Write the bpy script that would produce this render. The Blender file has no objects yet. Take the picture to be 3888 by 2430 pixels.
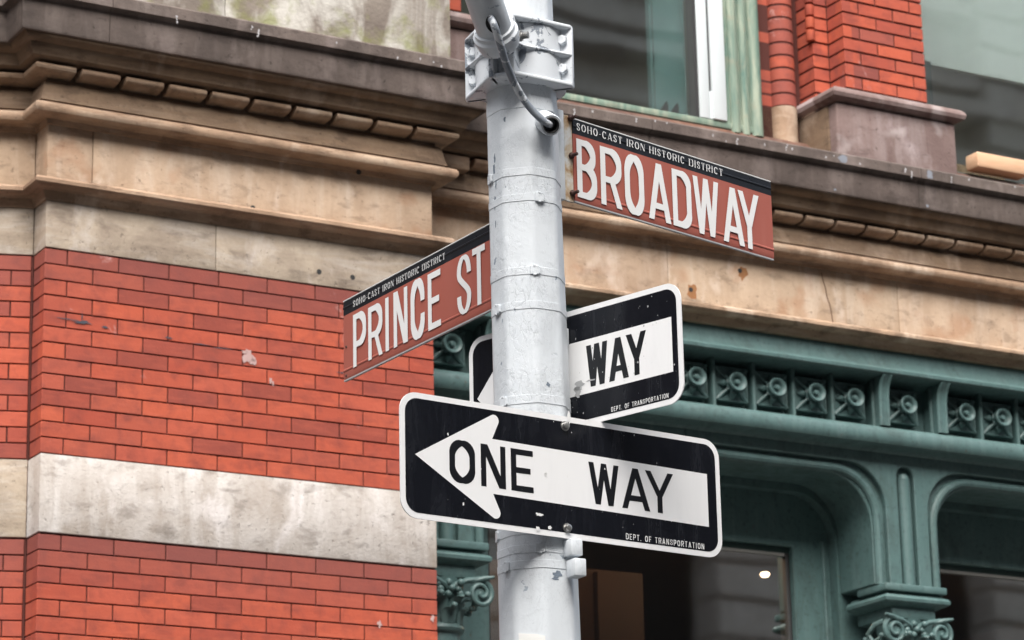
import bpy, bmesh, math, random
from math import sin, cos, pi, radians, atan2, hypot, sqrt
from mathutils import Vector, Matrix
random.seed(7)
scene = bpy.context.scene
COL = scene.collection

# ------------------------------------------------------------------ camera, sky, sun, exposure
cam = bpy.data.cameras.new('camera')
camo = bpy.data.objects.new('camera', cam); COL.objects.link(camo); scene.camera = camo
fw = Vector((0.0, 0.95965839, 0.28116858)); ix = Vector((0.99976456, 0.00610088, -0.02082295)); iy = Vector((0.0216983, -0.28110238, 0.95943245))
camo.matrix_world = Matrix(((ix.x, iy.x, -fw.x, 0), (ix.y, iy.y, -fw.y, 0), (ix.z, iy.z, -fw.z, 1.6), (0, 0, 0, 1)))
cam.sensor_width = 36; cam.lens = 104.64; cam.clip_end = 3000; cam.clip_start = .1
cam.dof.use_dof = True; cam.dof.focus_distance = 7.05; cam.dof.aperture_fstop = 11

w = bpy.data.worlds.new('World'); scene.world = w; w.use_nodes = True
nt = w.node_tree; bg = nt.nodes['Background']
sky = nt.nodes.new('ShaderNodeTexSky'); sky.sky_type = 'NISHITA'; sky.sun_disc = False
SUN_EL, SUN_AZ = radians(50), radians(178)      # azimuth clockwise from +Y
sky.sun_elevation = SUN_EL; sky.sun_rotation = SUN_AZ
sky.air_density = 1.0; sky.dust_density = 4.0; sky.ozone_density = 1.0
hs = nt.nodes.new('ShaderNodeHueSaturation'); hs.inputs['Saturation'].default_value = .45      # thin cloud: a paler sky
nt.links.new(sky.outputs[0], hs.inputs['Color']); nt.links.new(hs.outputs[0], bg.inputs[0]); bg.inputs[1].default_value = 0.08
sl = bpy.data.lights.new('sun', 'SUN'); sl.energy = 2.3; sl.angle = radians(60); sl.color = (1, .965, .92)
so = bpy.data.objects.new('sun', sl); COL.objects.link(so)
sd = Vector((sin(SUN_AZ) * cos(SUN_EL), cos(SUN_AZ) * cos(SUN_EL), sin(SUN_EL)))
so.rotation_euler = (-sd).to_track_quat('-Z', 'Y').to_euler(); so.location = (0, 0, 40)
scene.view_settings.view_transform = 'Standard'; scene.view_settings.look = 'None'
scene.view_settings.exposure = 1.76; scene.view_settings.gamma = 1; scene.view_settings.use_curve_mapping = False
scene.cycles.max_bounces = 8

# ------------------------------------------------------------------ materials
def rgb(r, g, b): return (r, g, b, 1)
class N:
    def __init__(s, name):
        s.m = bpy.data.materials.new(name); s.m.use_nodes = True; s.t = s.m.node_tree
        s.b = s.t.nodes['Principled BSDF']; s.out = s.t.nodes['Material Output']
    def n(s, typ, **k):
        o = s.t.nodes.new(typ)
        for a, v in k.items(): setattr(o, a, v)
        return o
    def l(s, a, b): s.t.links.new(a, b)
    def pos(s, scale=(1, 1, 1), rot=(0, 0, 0), obj=False):
        g = s.n('ShaderNodeTexCoord') if obj else s.n('ShaderNodeNewGeometry')
        src = g.outputs['Object'] if obj else g.outputs['Position']
        mp = s.n('ShaderNodeMapping'); mp.inputs['Scale'].default_value = scale; mp.inputs['Rotation'].default_value = rot
        s.l(src, mp.inputs[0]); return mp.outputs[0]
    def noise(s, vec, scale, detail=4, rough=.55, dist=0):
        t = s.n('ShaderNodeTexNoise'); t.inputs['Scale'].default_value = scale; t.inputs['Detail'].default_value = detail
        t.inputs['Roughness'].default_value = rough; t.inputs['Distortion'].default_value = dist; s.l(vec, t.inputs['Vector']); return t.outputs['Fac']
    def ramp(s, fac, pts, interp='LINEAR'):
        r = s.n('ShaderNodeValToRGB'); e = r.color_ramp.elements; r.color_ramp.interpolation = interp
        while len(e) < len(pts): e.new(.5)
        for i, (p, c) in enumerate(pts):
            e[i].position = p; e[i].color = c if isinstance(c, tuple) else (c, c, c, 1)
        s.l(fac, r.inputs[0]); return r.outputs[0]
    def mix(s, fac, a, b, mode='MIX'):
        m = s.n('ShaderNodeMix', data_type='RGBA', blend_type=mode)
        for i, v in ((0, fac), (6, a), (7, b)):
            if isinstance(v, (int, float)): m.inputs[i].default_value = v
            elif isinstance(v, tuple): m.inputs[i].default_value = v
            else: s.l(v, m.inputs[i])
        return m.outputs[2]
    def math(s, op, a, b=0, c=0):
        m = s.n('ShaderNodeMath', operation=op)
        for i, v in ((0, a), (1, b), (2, c)):
            if isinstance(v, (int, float)): m.inputs[i].default_value = v
            else: s.l(v, m.inputs[i])
        return m.outputs[0]
    def bump(s, h, strength=.3, dist=.01, prev=None):
        b = s.n('ShaderNodeBump'); b.inputs['Strength'].default_value = strength; b.inputs['Distance'].default_value = dist
        s.l(h, b.inputs['Height'])
        if prev is not None: s.l(prev, b.inputs['Normal'])
        return b.outputs[0]
    def set(s, col=None, rough=None, nrm=None, metal=None, spec=None):
        for key, v in (('Base Color', col), ('Roughness', rough), ('Normal', nrm), ('Metallic', metal), ('Specular IOR Level', spec)):
            if v is None: continue
            if isinstance(v, (int, float, tuple)): s.b.inputs[key].default_value = v
            else: s.l(v, s.b.inputs[key])
        return s.m

ROT30 = (0, 0, radians(-30))
def stone(name, base, dark, light, streak=1.0, amt=.5, vert=True, sp=None, rough=.85):
    s = N(name)
    p = s.pos(rot=ROT30)
    pv = s.pos((1, 1, .16) if vert else (.25, .25, 1.6), ROT30)
    a = s.noise(p, 3.2, 6, .62, .3); b = s.noise(pv, 11 * streak, 5, .6, .6); c = s.noise(p, 70, 3, .6)
    col = s.mix(s.ramp(a, [(.34, 0.0), (.62, 1.0)]), dark, base)
    col = s.mix(s.math('MULTIPLY', s.ramp(b, [(.5, 0.0), (.72, 1.0)]), amt), col, light)
    col = s.mix(s.math('MULTIPLY', s.ramp(b, [(.28, 1.0), (.46, 0.0)]), amt), col, dark)
    col = s.mix(s.math('MULTIPLY', c, .35), col, (dark[0] * .6, dark[1] * .6, dark[2] * .6, 1))
    # soot crusts, pale washed patches and pits, each with its own outline
    so_ = s.noise(s.pos((1, 1, 2.2), ROT30), 6.5, 8, .66, .25); wa = s.noise(s.pos((1, 1, .5), ROT30), 4.4, 6, .6, .25)
    col = s.mix(s.math('MULTIPLY', s.ramp(so_, [(.54, 0.0), (.62, .55), (.75, 1.0)]), .75), col, (dark[0] * .45, dark[1] * .45, dark[2] * .45, 1))
    col = s.mix(s.math('MULTIPLY', s.ramp(wa, [(.56, 0.0), (.66, 1.0)]), .5), col, (min(1, light[0] * 1.06), light[1] * 1.05, light[2] * 1.08, 1))
    pit = s.noise(p, 42, 4, .7, .3)
    col = s.mix(s.math('MULTIPLY', s.ramp(pit, [(.63, 0.0), (.68, 1.0)]), .5), col, (dark[0] * .4, dark[1] * .4, dark[2] * .4, 1))
    oi = s.n('ShaderNodeObjectInfo'); col = s.mix(s.math('MULTIPLY', oi.outputs['Random'], .22), col, (dark[0] * 1.15, dark[1], dark[2] * 1.05, 1))
    if sp:
        d = s.noise(p, 5.5, 3, .5, .2)
        col = s.mix(s.math('MULTIPLY', s.ramp(d, [(.56, 0.0), (.68, 1.0)]), .38), col, sp)
    nb = s.bump(c, .4, .005); nb = s.bump(a, .3, .02, nb); nb = s.bump(s.ramp(pit, [(.60, 1.0), (.68, 0.0)]), .5, .004, nb)
    return s.set(col, rough, nb, spec=.3)

M = {}
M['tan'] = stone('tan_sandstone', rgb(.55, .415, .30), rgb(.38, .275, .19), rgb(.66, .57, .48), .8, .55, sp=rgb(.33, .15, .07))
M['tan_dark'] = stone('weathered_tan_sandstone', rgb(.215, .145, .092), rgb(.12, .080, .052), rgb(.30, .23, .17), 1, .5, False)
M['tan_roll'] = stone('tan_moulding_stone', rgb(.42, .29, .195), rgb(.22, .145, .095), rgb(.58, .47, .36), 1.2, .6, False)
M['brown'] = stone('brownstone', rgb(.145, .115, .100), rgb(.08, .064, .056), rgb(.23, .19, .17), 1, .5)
M['mauve'] = stone('mauve_brownstone', rgb(.24, .175, .16), rgb(.15, .105, .095), rgb(.46, .40, .39), .35, .6, sp=rgb(.50, .45, .44))
M['redstone'] = stone('red_brown_stone', rgb(.16, .078, .05), rgb(.09, .05, .04), rgb(.2, .14, .11), 1, .5)
M['band'] = stone('pale_band_stone', rgb(.55, .52, .49), rgb(.34, .295, .25), rgb(.72, .70, .68), .5, .95, sp=rgb(.66, .63, .61))
M['arch'] = stone('architrave_stone', rgb(.52, .44, .34), rgb(.27, .22, .17), rgb(.60, .56, .51), .8, .75, False)
def lichen():
    s = N('lichened_stone'); p = s.pos(rot=ROT30)
    a = s.noise(p, 4, 6, .6, .3); b = s.noise(s.pos((1, 1, .5), ROT30), 5, 5, .6, .5); c = s.noise(p, 60, 3)
    col = s.mix(s.ramp(a, [(.3, 0.0), (.65, 1.0)]), rgb(.17, .14, .12), rgb(.30, .26, .22))
    sep = s.n('ShaderNodeSeparateXYZ'); g = s.n('ShaderNodeNewGeometry'); s.l(g.outputs['Position'], sep.inputs[0])
    col = s.mix(s.math('MULTIPLY', s.ramp(b, [(.46, 0.0), (.62, 1.0)]), .85), col, rgb(.62, .60, .55))
    col = s.mix(s.math('MULTIPLY', s.ramp(s.noise(p, 7, 4, .6), [(.5, 0.0), (.68, 1.0)]), .65), col, rgb(.22, .24, .06))
    return s.set(col, .9, s.bump(c, .5, .005), spec=.2)
M['lichen'] = lichen()

def brick_mat(name, round_=False):
    s = N(name); oi = s.n('ShaderNodeObjectInfo'); p = s.pos(rot=ROT30)
    base = s.ramp(oi.outputs['Random'], [(0, rgb(.23, .052, .036)), (.22, rgb(.33, .062, .036)), (.55, rgb(.41, .082, .042)), (.8, rgb(.43, .090, .045)), (1, rgb(.39, .082, .048))])
    cl = s.noise(p, 14, 5, .6, .4); fine = s.noise(p, 110, 3, .6); st = s.noise(s.pos((1, 1, 5), ROT30), 9, 3, .5, .3)
    col = s.mix(s.math('MULTIPLY', s.ramp(cl, [(.45, 0.0), (.70, 1.0)]), .75), base, rgb(.20, .045, .033))
    col = s.mix(s.math('MULTIPLY', s.ramp(st, [(.5, 0.0), (.75, 1.0)]), .25), col, rgb(.58, .14, .08))
    col = s.mix(s.math('MULTIPLY', fine, .25), col, rgb(.22, .045, .03))
    sep = s.n('ShaderNodeSeparateColor'); s.l(oi.outputs['Color'], sep.inputs[0])
    soot = s.math('SUBTRACT', 1, sep.outputs[0])
    col = s.mix(soot, col, rgb(.17, .055, .048))
    # lime bloom and pale spatters
    bl = s.noise(p, 3.1, 5, .7, .8); bl2 = s.noise(p, 23, 3, .6, 1.0)
    col = s.mix(s.math('MULTIPLY', s.ramp(bl, [(.66, 0.0), (.74, 1.0)]), s.ramp(bl2, [(.48, 0.0), (.6, .8)])), col, rgb(.45, .28, .26))
    return s.set(col, .82, s.bump(s.math('ADD', fine, s.math('MULTIPLY', cl, 1.5)), .3, .003), spec=.3)
M['brick'] = brick_mat('red_pressed_brick')
def simple(name, col, rough=.6, var=.25, scale=30, bump=.15, metal=0, spec=.5):
    s = N(name); p = s.pos(); a = s.noise(p, scale, 4)
    c = s.mix(s.math('MULTIPLY', a, var * 2), col, (col[0] * .55, col[1] * .55, col[2] * .55, 1))
    return s.set(c, rough, s.bump(a, bump, .003), metal, spec)
M['mortar'] = simple('dark_red_mortar', rgb(.085, .020, .014), .95, .4, 90)
def iron():
    s = N('teal_iron_paint'); p = s.pos(rot=ROT30)
    a = s.noise(p, 2.5, 4, .5); c = s.noise(p, 45, 4, .6); v = s.noise(s.pos((1, 1, .1), ROT30), 20, 4, .6, .4)
    col = s.mix(a, rgb(.052, .100, .096), rgb(.088, .150, .146))
    col = s.mix(s.math('MULTIPLY', s.ramp(v, [(.5, 0.0), (.8, 1.0)]), .3), col, rgb(.17, .24, .24))
    col = s.mix(s.math('MULTIPLY', s.ramp(c, [(.3, 1.0), (.45, 0.0)]), .5), col, rgb(.02, .035, .03))
    gm_ = s.noise(s.pos((1, 1, .6), ROT30), 7, 7, .7, .8)
    col = s.mix(s.math('MULTIPLY', s.ramp(gm_, [(.50, 0.0), (.68, 1.0)]), .55), col, rgb(.035, .055, .050))
    col = s.mix(s.math('MULTIPLY', s.ramp(s.noise(p, 30, 6, .7, .5), [(.66, 0.0), (.69, 1.0)]), .7), col, rgb(.085, .060, .042))
    return s.set(col, s.ramp(gm_, [(.3, .36), (.7, .62)]), s.bump(s.noise(p, 24, 5, .65), .25, .006), spec=.45)
M['iron'] = iron()
def jamb_paint():
    s = N('pale_green_weathered_paint'); v = s.noise(s.pos((1, 1, .12), ROT30), 26, 5, .65, .5); a = s.noise(s.pos(), 12, 5, .6)
    col = s.mix(s.ramp(v, [(.35, 0.0), (.65, 1.0)]), rgb(.09, .16, .13), rgb(.27, .31, .24))
    col = s.mix(s.math('MULTIPLY', s.ramp(a, [(.55, 0.0), (.7, 1.0)]), .6), col, rgb(.26, .23, .17))
    return s.set(col, .7, s.bump(a, .3, .004), spec=.3)
M['jamb'] = jamb_paint()
M['white_frame'] = simple('white_window_frame', rgb(.60, .645, .66), .45, .06)
M['dark_frame'] = simple('dark_teal_frame', rgb(.02, .045, .04), .5, .2)
M['seal'] = simple('black_gasket', rgb(.02, .02, .02), .6, .1)
M['rail'] = simple('pale_aluminium_rail', rgb(.30, .29, .27), .5, .15)
M['dark_room'] = simple('dark_brown_interior', rgb(.10, .045, .025), .8, .5, 3)
M['blind'] = simple('pale_roller_blind', rgb(.80, .84, .83), .9, .10, 3, .05)
M['sky_teal'] = simple('teal_sky_reflection', rgb(.24, .40, .40), .9, .15, 3, .05)  # sky reflection painted as a flat teal colour
M['dark_wall'] = simple('grey_green_room_wall', rgb(.14, .165, .13), .9, .4, 3, .05)
M['timber'] = simple('orange_softwood', rgb(.66, .34, .17), .7, .18, 9)
def timber2():
    s = N('softwood_grain'); v = s.noise(s.pos((2, 2, 20), ROT30), 6, 4)
    return s.set(s.mix(v, rgb(.62, .42, .28), rgb(.50, .28, .16)), .7, spec=.3)
M['timber'] = timber2()

def glass(name, tint, ior=2.2):
    s = N(name); t = s.t; t.nodes.remove(s.b)
    tr = s.n('ShaderNodeBsdfTransparent'); tr.inputs[0].default_value = tint
    gl = s.n('ShaderNodeBsdfGlossy'); gl.inputs['Roughness'].default_value = .03; gl.inputs['Color'].default_value = (.9, .95, .93, 1)
    g = s.n('ShaderNodeNewGeometry'); dt = s.n('ShaderNodeVectorMath', operation='DOT_PRODUCT')
    s.l(g.outputs['Normal'], dt.inputs[0]); s.l(g.outputs['Incoming'], dt.inputs[1])
    c = s.math('ABSOLUTE', dt.outputs['Value']); p5 = s.math('POWER', s.math('SUBTRACT', 1, c), 5)
    fac = s.math('MULTIPLY_ADD', p5, 1 - ior, ior)
    nz = s.noise(s.pos(), 1.2, 2); b = s.bump(nz, .03, .03); s.l(b, gl.inputs['Normal'])
    mx = s.n('ShaderNodeMixShader'); s.l(fac, mx.inputs[0]); s.l(tr.outputs[0], mx.inputs[1]); s.l(gl.outputs[0], mx.inputs[2])
    s.l(mx.outputs[0], s.out.inputs[0]); return s.m
M['glass'] = glass('window_glass', rgb(.92, .95, .94), .32)
M['shop_glass'] = glass('shop_window_glass', rgb(.9, .9, .88), .29)

def pole_paint():
    s = N('flaking_pale_grey_paint'); p = s.pos((1, 1, 1)); pz = s.pos((1, 1, .55))
    big = s.noise(p, 5.5, 4, .6, .4)
    vor = s.n('ShaderNodeTexVoronoi', feature='DISTANCE_TO_EDGE'); vor.inputs['Scale'].default_value = 34
    warp = s.n('ShaderNodeTexNoise'); warp.inputs['Scale'].default_value = 26; warp.inputs['Detail'].default_value = 4; s.l(pz, warp.inputs['Vector'])
    vm = s.n('ShaderNodeVectorMath', operation='MULTIPLY_ADD'); s.l(warp.outputs['Color'], vm.inputs[0]); vm.inputs[1].default_value = (.06, .06, .06); s.l(pz, vm.inputs[2])
    s.l(vm.outputs[0], vor.inputs['Vector'])
    crack = s.ramp(vor.outputs['Distance'], [(.0, 0.0), (.035, 1.0)])
    mask = s.ramp(big, [(.44, 0.0), (.66, 1.0)])
    fl = s.noise(pz, 60, 5, .65, 1.2); flake = s.ramp(fl, [(.49, 0.0), (.505, 1.0)])
    lvl = s.math('MULTIPLY', flake, mask)
    chipn = s.noise(p, 19, 5, .62, .8)
    chip = s.math('MULTIPLY', s.ramp(chipn, [(.69, 0.0), (.70, 1.0)]), s.ramp(big, [(.40, 0.0), (.5, 1.0)]))
    tone = s.noise(s.pos((1, 1, .3)), 9, 4, .6)
    col = s.mix(tone, rgb(.60, .645, .68), rgb(.68, .715, .745))
    col = s.mix(s.math('MULTIPLY', s.math('SUBTRACT', 1, crack), s.math('MULTIPLY', mask, .28)), col, rgb(.16, .18, .21))
    col = s.mix(s.math('MULTIPLY', lvl, .12), col, rgb(.45, .50, .57))
    edge = s.ramp(fl, [(.487, 0.0), (.4975, 1.0), (.508, 0.0)]); em = s.ramp(s.noise(p, 8, 3, .6, .3), [(.5, 0.0), (.62, 1.0)])
    col = s.mix(s.math('MULTIPLY', s.math('MULTIPLY', edge, em), .55), col, rgb(.16, .18, .21))
    grime = s.ramp(s.noise(s.pos((1, 1, .25)), 14, 5, .65, .4), [(.52, 0.0), (.75, 1.0)])
    col = s.mix(s.math('MULTIPLY', grime, .35), col, rgb(.40, .42, .44))
    col = s.mix(chip, col, rgb(.26, .31, .37))
    h = s.math('ADD', s.math('MULTIPLY', lvl, .6), s.math('MULTIPLY', s.noise(p, 140, 3), .08))
    h = s.math('SUBTRACT', h, chip)
    h = s.math('ADD', h, s.math('MULTIPLY', s.math('MULTIPLY', crack, mask), .5))
    nb = s.bump(h, .45, .003); nb = s.bump(s.noise(p, 16, 4, .6), .25, .004, nb)
    return s.set(col, .42, nb, spec=.45)
M['pole'] = pole_paint()
def worn_paint(name, thr):
    s = N(name); p = s.pos(); a = s.noise(p, 16, 6, .68, .6)
    chip = s.ramp(a, [(thr, 0.0), (thr + .012, 1.0)]); g = s.noise(p, 60, 4)
    col = s.mix(chip, rgb(.62, .655, .69), s.mix(g, rgb(.16, .19, .23), rgb(.30, .33, .37)))
    return s.set(col, .5, s.bump(s.math('SUBTRACT', s.math('MULTIPLY', g, .3), chip), .5, .002), spec=.4)
M['casting'] = worn_paint('chipped_grey_casting_paint', .565)
M['cable'] = worn_paint('scuffed_cable_paint', .50)
def sheet(name, base, rough, speck, thr=.70, scale=70, smear=None):
    s = N(name); p = s.pos(obj=True); a = s.noise(p, scale, 3, .6, .3); big = s.noise(p, 3, 3)
    f = s.math('MULTIPLY', s.ramp(a, [(thr, 0.0), (thr + .02, 1.0)]), s.ramp(big, [(.45, .15), (.6, 1.0)]))
    sm = s.noise(s.pos((3, 3, .6), obj=True), 7, 5, .65, .6)
    col = base
    col = s.mix(s.math('MULTIPLY', s.ramp(sm, [(.5, 0.0), (.75, 1.0)]), .5), base, smear or (base[0] * .85, base[1] * .85, base[2] * .85, 1))
    col = s.mix(f, col, speck)
    rr = s.ramp(sm, [(.3, rough), (.8, rough + .22)])
    return s.set(col, rr, s.bump(s.noise(p, 2.2, 2), .08, .01), spec=.3)
M['sign_black'] = sheet('black_sign_sheeting', rgb(.0065, .0075, .011), .13, rgb(.5, .53, .56), .73, 60, rgb(.02, .022, .028))
M['sign_white'] = sheet('white_reflective_sheeting', rgb(.80, .805, .81), .35, rgb(.35, .35, .35), .76, 60, rgb(.73, .735, .745))
M['sign_brown'] = sheet('terracotta_sign_sheeting', rgb(.36, .105, .078), .34, rgb(.6, .5, .45), .755, 80, rgb(.40, .135, .105))
M['sign_stripe'] = sheet('black_sign_stripe', rgb(.012, .014, .018), .25, rgb(.3, .3, .32), .74, 70, rgb(.03, .033, .04))
M['letter_white'] = simple('white_sign_lettering', rgb(.78, .785, .78), .4, .05)
M['letter_black'] = simple('black_sign_lettering', rgb(.008, .009, .012), .3, .2)
M['alu'] = simple('grey_aluminium', rgb(.45, .46, .47), .35, .2, 60, .1, .8)
M['edge'] = simple('aluminium_sign_back', rgb(.42, .43, .44), .5, .2)
M['steel'] = simple('galvanised_bolt', rgb(.6, .6, .58), .3, .3, 120, .1, .9)
def rust():
    s = N('rust_stained_white_steel'); p = s.pos(); a = s.noise(p, 16, 5, .65, .5)
    c = s.ramp(a, [(.38, rgb(.62, .63, .62)), (.5, rgb(.5, .40, .28)), (.62, rgb(.30, .15, .06)), (.75, rgb(.10, .05, .03))])
    return s.set(c, .7, s.bump(a, .3, .002), spec=.3)
M['rusty'] = rust()
M['rust_bolt'] = simple('rusty_bolt', rgb(.075, .032, .024), .7, .5, 120, .4)
M['asphalt'] = simple('asphalt', rgb(.05, .05, .052), .9, .3, 8, .4)
M['concrete'] = simple('pavement_concrete', rgb(.17, .165, .155), .9, .2, 4, .3)
M['far_stone'] = stone('far_limestone', rgb(.60, .55, .49), rgb(.50, .45, .40), rgb(.64, .60, .55), .3, .3)
M['far_glass'] = simple('far_dark_window', rgb(.02, .020, .019), .6, .3, 1, 0, spec=.1)
M['paper'] = simple('white_paper', rgb(.78, .78, .76), .8, .05)
def lamp():
    s = N('lit_warm_lamp'); s.b.inputs['Emission Color'].default_value = rgb(1, .72, .45); s.b.inputs['Emission Strength'].default_value = 3
    return s.set(rgb(.8, .7, .6), .5)
M['lamp'] = lamp()

# ------------------------------------------------------------------ mesh helpers
def tag(o, label=None, cat=None, group=None, kind=None):
    for k, v in (('label', label), ('category', cat), ('group', group), ('kind', kind)):
        if v: o[k] = v
    return o
def empty(name, loc=(0, 0, 0), rz=0, **k):
    o = bpy.data.objects.new(name, None); COL.objects.link(o); o.location = loc; o.rotation_euler = (0, 0, rz); o.empty_display_size = .1
    return tag(o, **k)
class MB:
    def __init__(s): s.bm = bmesh.new()
    def poly(s, pts):
        return s.bm.faces.new([s.bm.verts.new(p) for p in pts])
    def box(s, x0, x1, y0, y1, z0, z1, mat=None):
        v = [s.bm.verts.new(p) for p in ((x0, y0, z0), (x1, y0, z0), (x1, y1, z0), (x0, y1, z0), (x0, y0, z1), (x1, y0, z1), (x1, y1, z1), (x0, y1, z1))]
        if mat: 
            for q in v: q.co = mat @ q.co
        for f in ((0, 3, 2, 1), (4, 5, 6, 7), (0, 1, 5, 4), (1, 2, 6, 5), (2, 3, 7, 6), (3, 0, 4, 7)): s.bm.faces.new([v[i] for i in f])
        return s
    def fb(s, u0, u1, w0, w1, z0, z1):                 # facade box: w grows towards the street
        return s.box(u0, u1, -w1, -w0, z0, z1)
    def sweep(s, path, prof, cap=True):                # path [(u,w)] left to right, prof closed [(dw,z)]
        n = len(path); rings = []
        def nrm(i):
            a, b = path[i], path[i + 1]; d = hypot(b[0] - a[0], b[1] - a[1]); return (-(b[1] - a[1]) / d, (b[0] - a[0]) / d)
        for i in range(n):
            if i == 0: m = nrm(0)
            elif i == n - 1: m = nrm(n - 2)
            else:
                a, b = nrm(i - 1), nrm(i); k = 1 + a[0] * b[0] + a[1] * b[1]; m = ((a[0] + b[0]) / k, (a[1] + b[1]) / k)
            rings.append([s.bm.verts.new((path[i][0] + m[0] * dw, -(path[i][1] + m[1] * dw), z)) for dw, z in prof])
        for i in range(n - 1):
            for j in range(len(prof)):
                k = (j + 1) % len(prof); s.bm.faces.new((rings[i][j], rings[i + 1][j], rings[i + 1][k], rings[i][k]))
        if cap: s.bm.faces.new(rings[0]); s.bm.faces.new(list(reversed(rings[-1])))
        return s
    def prism(s, pts, y0, y1):                         # outline in x,z extruded along y (y0 = front)
        a = [s.bm.verts.new((x, y0, z)) for x, z in pts]; b = [s.bm.verts.new((x, y1, z)) for x, z in pts]
        s.bm.faces.new(a); s.bm.faces.new(list(reversed(b)))
        for i in range(len(pts)):
            k = (i + 1) % len(pts); s.bm.faces.new((a[i], b[i], b[k], a[k]))
        return s
    def prism_z(s, pts, z0, z1):
        a = [s.bm.verts.new((x, y, z0)) for x, y in pts]; b = [s.bm.verts.new((x, y, z1)) for x, y in pts]
        s.bm.faces.new(list(reversed(a))); s.bm.faces.new(b)
        for i in range(len(pts)):
            k = (i + 1) % len(pts); s.bm.faces.new((a[i], a[k], b[k], b[i]))
        return s
    def flat(s, pts, y):
        s.bm.faces.new([s.bm.verts.new((x, y, z)) for x, z in pts]); return s
    def tube(s, pts, rads, seg=12, cap=True, closed=False):
        pts = [Vector(p) for p in pts]
        if isinstance(rads, (int, float)): rads = [rads] * len(pts)
        rings = []; up = None
        for i, p in enumerate(pts):
            if closed: t = (pts[(i + 1) % len(pts)] - pts[i - 1]).normalized()
            else: t = ((pts[min(i + 1, len(pts) - 1)]) - pts[max(i - 1, 0)]).normalized()
            if up is None: up = t.orthogonal().normalized()
            up = (up - t * up.dot(t)); up = up.normalized() if up.length > 1e-6 else t.orthogonal().normalized()
            v = t.cross(up)
            rings.append([s.bm.verts.new(p + (up * cos(2 * pi * k / seg) + v * sin(2 * pi * k / seg)) * rads[i]) for k in range(seg)])
        m = len(rings)
        for i in range(m if closed else m - 1):
            for k in range(seg):
                l = (k + 1) % seg; s.bm.faces.new((rings[i][k], rings[i][l], rings[(i + 1) % m][l], rings[(i + 1) % m][k]))
        if cap and not closed: s.bm.faces.new(list(reversed(rings[0]))); s.bm.faces.new(rings[-1])
        return s
    def lathe(s, prof, seg=20, mat=None):              # prof [(r, h)] about local z, then mat
        rings = []
        for r, h in prof:
            rings.append([s.bm.verts.new((r * cos(2 * pi * k / seg), r * sin(2 * pi * k / seg), h)) for k in range(seg)] if r > 1e-6 else [s.bm.verts.new((0, 0, h))])
        for a, b in zip(rings, rings[1:]):
            for k in range(seg):
                l = (k + 1) % seg
                if len(a) == 1 and len(b) == 1: break
                if len(a) == 1: s.bm.faces.new((a[0], b[l], b[k]))
                elif len(b) == 1: s.bm.faces.new((a[k], a[l], b[0]))
                else: s.bm.faces.new((a[k], a[l], b[l], b[k]))
        if mat:
            for r in rings:
                for v in r: v.co = mat @ v.co
        return s
    def mesh(s, name, mat, bevel=0, seg=2, smooth=True, ang=35):
        bm = s.bm; bmesh.ops.recalc_face_normals(bm, faces=bm.faces[:])
        if bevel:
            es = [e for e in bm.edges if len(e.link_faces) == 2 and e.calc_face_angle(0) > radians(30)]
            bmesh.ops.bevel(bm, geom=es, offset=bevel, segments=seg, affect='EDGES', profile=.5, clamp_overlap=True)
        me = bpy.data.meshes.new(name); bm.to_mesh(me); bm.free(); me.materials.append(mat)
        if smooth:
            me.shade_smooth(); me.set_sharp_from_angle(angle=radians(ang))
        return me
    def build(s, name, mat, parent=None, loc=(0, 0, 0), rot=(0, 0, 0), **k):
        tg = {a: k.pop(a) for a in ('label', 'cat', 'group', 'kind') if a in k}
        o = bpy.data.objects.new(name, s.mesh(name, mat, **k)); COL.objects.link(o); o.parent = parent; o.location = loc; o.rotation_euler = rot
        return tag(o, **tg)
def inst(name, me, parent, loc, rot=(0, 0, 0), color=None, scale=None):
    o = bpy.data.objects.new(name, me); COL.objects.link(o); o.parent = parent; o.location = loc; o.rotation_euler = rot
    if color is not None: o.color = (color, 1, 1, 1)
    if scale: o.scale = scale
    return o
def arc(cx, cy, rx, ry, a0, a1, n=10):
    return [(cx + rx * cos(radians(a0 + (a1 - a0) * i / n)), cy + ry * sin(radians(a0 + (a1 - a0) * i / n))) for i in range(n + 1)]
def rrect(x0, x1, z0, z1, r, n=6):
    return arc(x1 - r, z1 - r, r, r, 0, 90, n) + arc(x0 + r, z1 - r, r, r, 90, 180, n) + arc(x0 + r, z0 + r, r, r, 180, 270, n) + arc(x1 - r, z0 + r, r, r, 270, 360, n)

# ------------------------------------------------------------------ the street (setting)
F0 = (-1.84361, 11.23154, 0); FR = radians(30)
bld = empty('brick_building', F0, FR, label='red brick corner building with tan stone cornice and teal iron shop front', cat='building')
def struct(name, mb, mat, **k): return mb.build(name, mat, smooth=False, kind='structure', **k)
struct('ground', MB().box(-600, 600, -600, 600, -.5, -.02), M['asphalt'])
struct('road', MB().fb(-60, 80, 3.2 - .0, 18, -.018, 0), M['asphalt'], loc=F0, rot=(0, 0, FR))
struct('pavement', MB().fb(-60, 80, -6, 3.8 - .6, -.018, .13), M['concrete'], loc=F0, rot=(0, 0, FR))
struct('pavement', MB().box(-3, 3, -2.5, 3, 0.002, .12), M['concrete'], loc=(0, 0, 0), rot=(0, 0, FR))

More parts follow.
